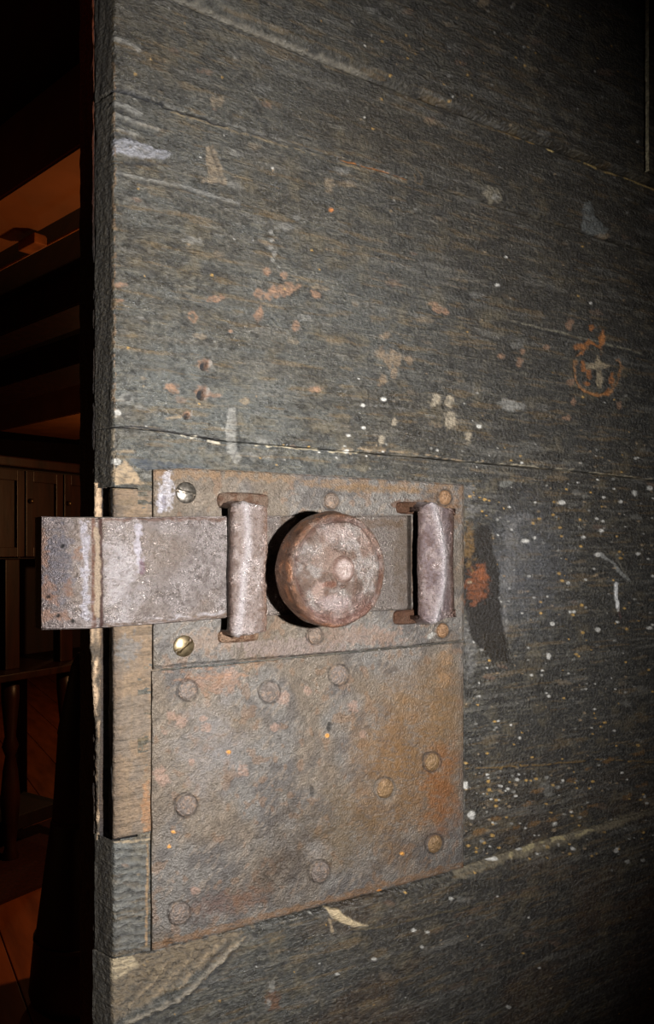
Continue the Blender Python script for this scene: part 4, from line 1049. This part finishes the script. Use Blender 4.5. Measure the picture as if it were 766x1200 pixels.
foot(k2, (464, 500), (588, 603), 0.0026, lin(84, 58, 40), 3); foot(k2, (460, 492), (714, 732), 0.0026, lin(92, 66, 50), 4)

# ================================================================== THE ROOM BEHIND
def struct(name, bm, mat, label=None, parent=None, cat=None):
    o = bm_obj(name, bm, mat, parent)
    if parent is None:
        o['kind'] = 'structure'
        if label: o['label'] = label
        if cat: o['category'] = cat
    return o
X0, X1, Y0, Y1, HC = -2.6, 4.2, -2.2, 9.0, 2.55
fl = empty('floor', (X0, Y0, 0)); tag(fl, 'dark orange-brown floor of long boards behind the door', 'floor', kind='structure')
nbd = 34; bw = (X1 - X0) / nbd
for i in range(nbd):
    bm_obj('floorboard', box_bm(X0 + i * bw + 0.002, X0 + (i + 1) * bw - 0.002, Y0, Y1, -0.03, 0.0, 0.002), M_FLOOR, fl)
struct('ceiling', box_bm(X0, X1, Y0, Y1, HC, HC + 0.05), M_CEIL, 'near-black boarded ceiling above the orange-lit beams', cat='ceiling')
struct('wall_left', box_bm(X0 - 0.1, X0, Y0, Y1, 0, HC), M_WALL, 'dark brown wall at the left of the room', cat='wall')
struct('wall_right', box_bm(X1, X1 + 0.1, Y0, Y1, 0, HC), M_WALL, 'dark brown wall hidden behind the door', cat='wall')
struct('wall_back', box_bm(X0, X1, Y1, Y1 + 0.1, 0, HC), M_WALL, 'dark far wall of the room seen over the cupboard', cat='wall')
struct('wall_front', box_bm(X0, X1, Y0 - 0.1, Y0, 0, HC), M_WALL, 'dark wall behind the camera', cat='wall')
# door jamb post the door hangs on
struct('trim_1', box_bm(U_END + 0.004, U_END + 0.16, -0.05, 0.12, 0, HC, 0.004), M_BLACKWOOD, 'dark post the door hangs from', cat='door post')
# hidden hinges carry the door
for z in (0.35, 1.85):
    bm = box_bm(U_END - 0.30, U_END + 0.002, -0.006, -0.0003 , z - 0.025, z + 0.025, 0.001)
    bm_obj('hinge', bm, M_DARK, door)

# beams: run away to the left
bdir = RAY(-620, 643); bdir.z = 0; bdir.normalize()
bn = Vector((bdir.y, -bdir.x, 0))
def beam(px, y_near, y_far, z, h, label, mat=M_BEAM, t0=-2.0, t1=5.0, name='trim'):
    a = PZ(px, y_near, z); b = PZ(px, y_far, z)
    ca, cb = a.dot(bn), b.dot(bn)
    o_ = a - bdir * a.dot(bdir) - bn * ca
    bm = bmesh.new(); vs = []
    mid = a.dot(bdir)
    for t in (mid + t0, mid + t1):
        for c in (min(ca, cb), max(ca, cb)):
            for zz in (z, z + h):
                p = bdir * t + bn * c; p.z = zz; vs.append(bm.verts.new(p))
    for f in ((0, 1, 3, 2), (4, 6, 7, 5), (0, 4, 5, 1), (2, 3, 7, 6), (0, 2, 6, 4), (1, 5, 7, 3)): bm.faces.new([vs[i] for i in f])
    bmesh.ops.bevel(bm, geom=list(bm.edges), offset=0.006, segments=2, affect='EDGES')
    return struct(name, bm, mat, label, cat='beam')
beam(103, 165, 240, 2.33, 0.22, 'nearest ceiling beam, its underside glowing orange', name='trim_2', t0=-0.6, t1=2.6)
beam(103, 352, 382, 2.38, 0.17, 'second ceiling beam, dim brown, behind the brightest one', name='trim_3', t0=-1.5, t1=3.6, mat=M_CAB)  # darker wood colour stands in for dimmer light on this beam
beam(103, 422, 448, 2.38, 0.17, 'third ceiling beam with a faint orange edge', name='trim_4', t0=-1.5, t1=3.0, mat=M_CAB)  # dimness put into the wood colour here too
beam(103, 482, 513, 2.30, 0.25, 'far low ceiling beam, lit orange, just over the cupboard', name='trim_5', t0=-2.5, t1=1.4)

# conduit and its small box under the first beam
def tube(bm, p, q, r, seg=10):
    d = (q - p); L = d.length; M = Matrix.Translation((p + q) / 2) @ d.to_track_quat('Z', 'Y').to_matrix().to_4x4()
    bmesh.ops.create_cone(bm, cap_ends=True, segments=seg, radius1=r, radius2=r, depth=L, matrix=M)
zc = 2.30
pa = PZ(103, 262, zc); pb = pa + bdir * 1.7; pa2 = pa - bdir * 0.5
jb = PZ(38, 286, zc)
cab = empty('ceiling_conduit', pa2); tag(cab, 'thin conduit with small orange-lit junction box, beside the nearest beam', 'electrical conduit')
bm = bmesh.new(); tube(bm, pa2, pb, 0.0035); bm_obj('tube', bm, M_CABLE, cab, True)
M = Matrix.Translation(jb) @ Matrix.Rotation(math.atan2(bdir.y, bdir.x), 4, 'Z')
bm_obj('junction_box', box_bm(-0.055, 0.055, -0.022, 0.022, -0.015, 0.018, 0.003, M=M), M_CABLE, cab)
for t in (0.02, 0.9): 
    bm = bmesh.new(); p = pa2 + bdir * (t + 0.2); tube(bm, p, Vector((p.x, p.y, HC + 0.002)), 0.003)
    bm_obj('hanger', bm, M_CABLE, cab, True)

# ------------------------------------------------------------------ dresser cupboard
caz = YAW + math.atan2(560, 900)         # azimuth of the cupboard's long side
cd = Vector((math.sin(caz), math.cos(caz), 0)); cn = Vector((-cd.y, cd.x, 0))   # along, and away from the viewer
p_ref = RAY(50, 643); p_ref.z = 0
O = Vector((0, -D, 0)) + p_ref.normalized() * 3.55
if cn.dot(p_ref) < 0: cn = -cn
def along(px):                           # distance along the cupboard face for a photo column
    r = RAY(px, 643); r.z = 0; cam0 = Vector((0, -D, 0))
    A_ = np.array([[r.x, -cd.x], [r.y, -cd.y]]); s_ = np.linalg.solve(A_, np.array([O.x - cam0.x, O.y - cam0.y])); return float(s_[1]), float(s_[0])
def zat(px, py):
    a, t = along(px); return CAMZ + t * (-(py - HY) / F_PX)
CM = Matrix(((cd.x, cn.x, 0, O.x), (cd.y, cn.y, 0, O.y), (0, 0, 1, 0), (0, 0, 0, 1)))
def cbox(name, x0, x1, y0, y1, z0, z1, mat, par, bev=0.003):
    return bm_obj(name, box_bm(x0, x1, y0, y1, z0, z1, bev, M=CM), mat, par)
zt, zb = zat(50, 546), zat(50, 779)
xl, xr = along(-70)[0], along(150)[0]
dr = empty('dresser', CM @ Vector((xl, 0, 0)), 0)
tag(dr, 'tall dark red-brown wooden dresser with panelled doors above an open shelf, beyond the door edge', 'dresser')
zm = zat(50, 655)
cbox('cornice', xl - 0.05, xr + 0.05, -0.05, 0.40, zt - 0.02, zt + 0.02, M_CAB, dr, 0.006)
cbox('carcass', xl, xr, 0.02, 0.38, zm, zt - 0.02, M_DARK, dr)
cbox('back_panel', xl, xr, 0.34, 0.38, zb, zm, M_DARK, dr)
cbox('counter', xl - 0.03, along(86)[0], -0.10, 0.42, zb - 0.03, zb, M_CAB, dr, 0.004)
db = [along(x)[0] for x in (-70, -25, 27, 72, 118)]
for a, b in zip(db[:-1], db[1:]):
    d_ = cbox('door', a + 0.004, b - 0.004, 0.0, 0.02, zm + 0.01, zt - 0.03, M_CAB, dr, 0.002)
    zz0, zz1 = zm + 0.05, zt - 0.075
    g = 0.04
    bm = bmesh.new()
    for q4 in ((a + 0.004, a + g, zm + 0.01, zt - 0.03), (b - g, b - 0.004, zm + 0.01, zt - 0.03), (a + g, b - g, zm + 0.01, zz0), (a + g, b - g, zz1, zt - 0.03)):
        box_bm(q4[0], q4[1], -0.016, 0.0, q4[2], q4[3], 0.002, bm, CM)
    bm_obj('door_frame', bm, M_CAB, d_)
    bm = bmesh.new(); bmesh.ops.create_uvsphere(bm, u_segments=14, v_segments=10, radius=0.011, matrix=CM @ Matrix.Translation((a + 0.022, -0.026, zat(26, 587) if abs(a - db[2]) < 1e-6 else zat(26, 587))))
    bm_obj('knob', bm, M_BRASS, d_, True)
for x in (-52, 15, 78):
    a = along(x)[0]
    cbox('post', a - 0.034, a + 0.034, 0.0, 0.05, zb, zm, M_CAB, dr, 0.004)
for x in (-60, 12, 76):
    a = along(x)[0]
    bm = bmesh.new(); N_ = 14
    pr = [(0.03, 0.0), (0.035, 0.02), (0.022, 0.06), (0.030, 0.14), (0.040, 0.26), (0.030, 0.38), (0.020, 0.44), (0.034, 0.48), (0.022, 0.52), (0.036, zb - 0.12), (0.036, zb - 0.03)]
    rg = [[bm.verts.new(CM @ Vector((a + r * math.cos(2 * math.pi * k / N_), 0.0 + r * math.sin(2 * math.pi * k / N_), z))) for k in range(N_)] for r, z in pr]
    for p, q_ in zip(rg[:-1], rg[1:]):
        for k in range(N_): bm.faces.new((p[k], p[(k + 1) % N_], q_[(k + 1) % N_], q_[k]))
    bm.faces.new(rg[0][::-1]); bm.faces.new(rg[-1])
    bm_obj('turned_leg', bm, M_CAB, dr, True)
cbox('stretcher', along(-60)[0], along(76)[0], 0.30, 0.36, 0.10, 0.16, M_DARK, dr)
for x in (-60, 76):
    a = along(x)[0]; cbox('rear_leg', a - 0.03, a + 0.03, 0.30, 0.36, 0, zb - 0.03, M_DARK, dr)

# low dark red runner on the floor
r0, r1, r2, r3 = PZ(0, 985, 0), PZ(64, 961, 0), PZ(47, 1041, 0), PZ(0, 1061, 0)
dirr = (r1 - r0).normalized(); dirr2 = (r2 - r3).normalized()
bm = bmesh.new(); lo4 = [r0 - dirr * 1.2, r1 + dirr * 0.9, r2 + dirr2 * 0.9, r3 - dirr2 * 1.2]
vb0 = [bm.verts.new((p.x, p.y, 0.001)) for p in lo4]; vt0 = [bm.verts.new((p.x, p.y, 0.014)) for p in lo4]
bm.faces.new(vb0[::-1]); bm.faces.new(vt0)
for i in range(4): bm.faces.new((vb0[i], vb0[(i + 1) % 4], vt0[(i + 1) % 4], vt0[i]))
o = bm_obj('floor_runner', bm, M_RUG)
tag(o, 'dark red runner lying across the orange-brown floor', 'rug')

cbox('bottom_shelf', along(-60)[0], along(76)[0], 0.02, 0.30, 0.11, 0.17, M_DARK, dr)

# tall tapered dark pedestal in front of it
pc = PZ(97, 1166, 0)
ped = empty('tapered_pedestal', (pc.x, pc.y, 0)); tag(ped, 'near-black tapered wooden pedestal with plain bands, standing between the door edge and the dresser', 'pedestal')
dist = (pc - Vector((0, -D, 0))).length
def hw(px0, py_):                        # half width for a silhouette column
    r = RAY(px0, 643); r.z = 0; r.normalize(); v_ = pc - Vector((0, -D, 0)); v_.z = 0
    return abs(v_.x * r.y - v_.y * r.x)
zpx = lambda y: CAMZ - (y - HY) / F_PX * (RAY(97, 643).xy.normalized().dot(Vector((SA, CA))) * (pc - Vector((0, -D, 0))).xy.length)
levels = [(1170, 44), (1160, 36), (1150, 33), (1092, 39), (1090, 40), (1088, 41), (960, 59), (957, 62), (953, 61), (850, 68), (780, 83), (765, 90)]
bm = bmesh.new(); N_ = 40; rg = []
for y_, x_ in levels:
    r = hw(x_, y_); z = max(0.012, zpx(y_)); rg.append([bm.verts.new((pc.x + r * math.cos(2 * math.pi * k / N_), pc.y + r * math.sin(2 * math.pi * k / N_), z)) for k in range(N_)])
for p, q_ in zip(rg[:-1], rg[1:]):
    for k in range(N_): bm.faces.new((p[k], p[(k + 1) % N_], q_[(k + 1) % N_], q_[k]))
bm.faces.new(rg[0][::-1]); bm.faces.new(rg[-1])
bm_obj('body', bm, M_DARK, ped, True)
def disc(r, z0, z1):
    bm = bmesh.new(); bmesh.ops.create_cone(bm, cap_ends=True, segments=40, radius1=r, radius2=r, depth=z1 - z0, matrix=Matrix.Translation((pc.x, pc.y, (z0 + z1) / 2)))
    return bm
bm_obj('base', disc(hw(42, 0) , 0.0, max(0.013, zpx(1168))), M_DARK, ped)
for y_, x_ in ((1090, 38.5), (957, 60.5)):
    z = zpx(y_); bm_obj('band', disc(hw(x_, 0), z - 0.005, z + 0.005), M_DARK, ped)
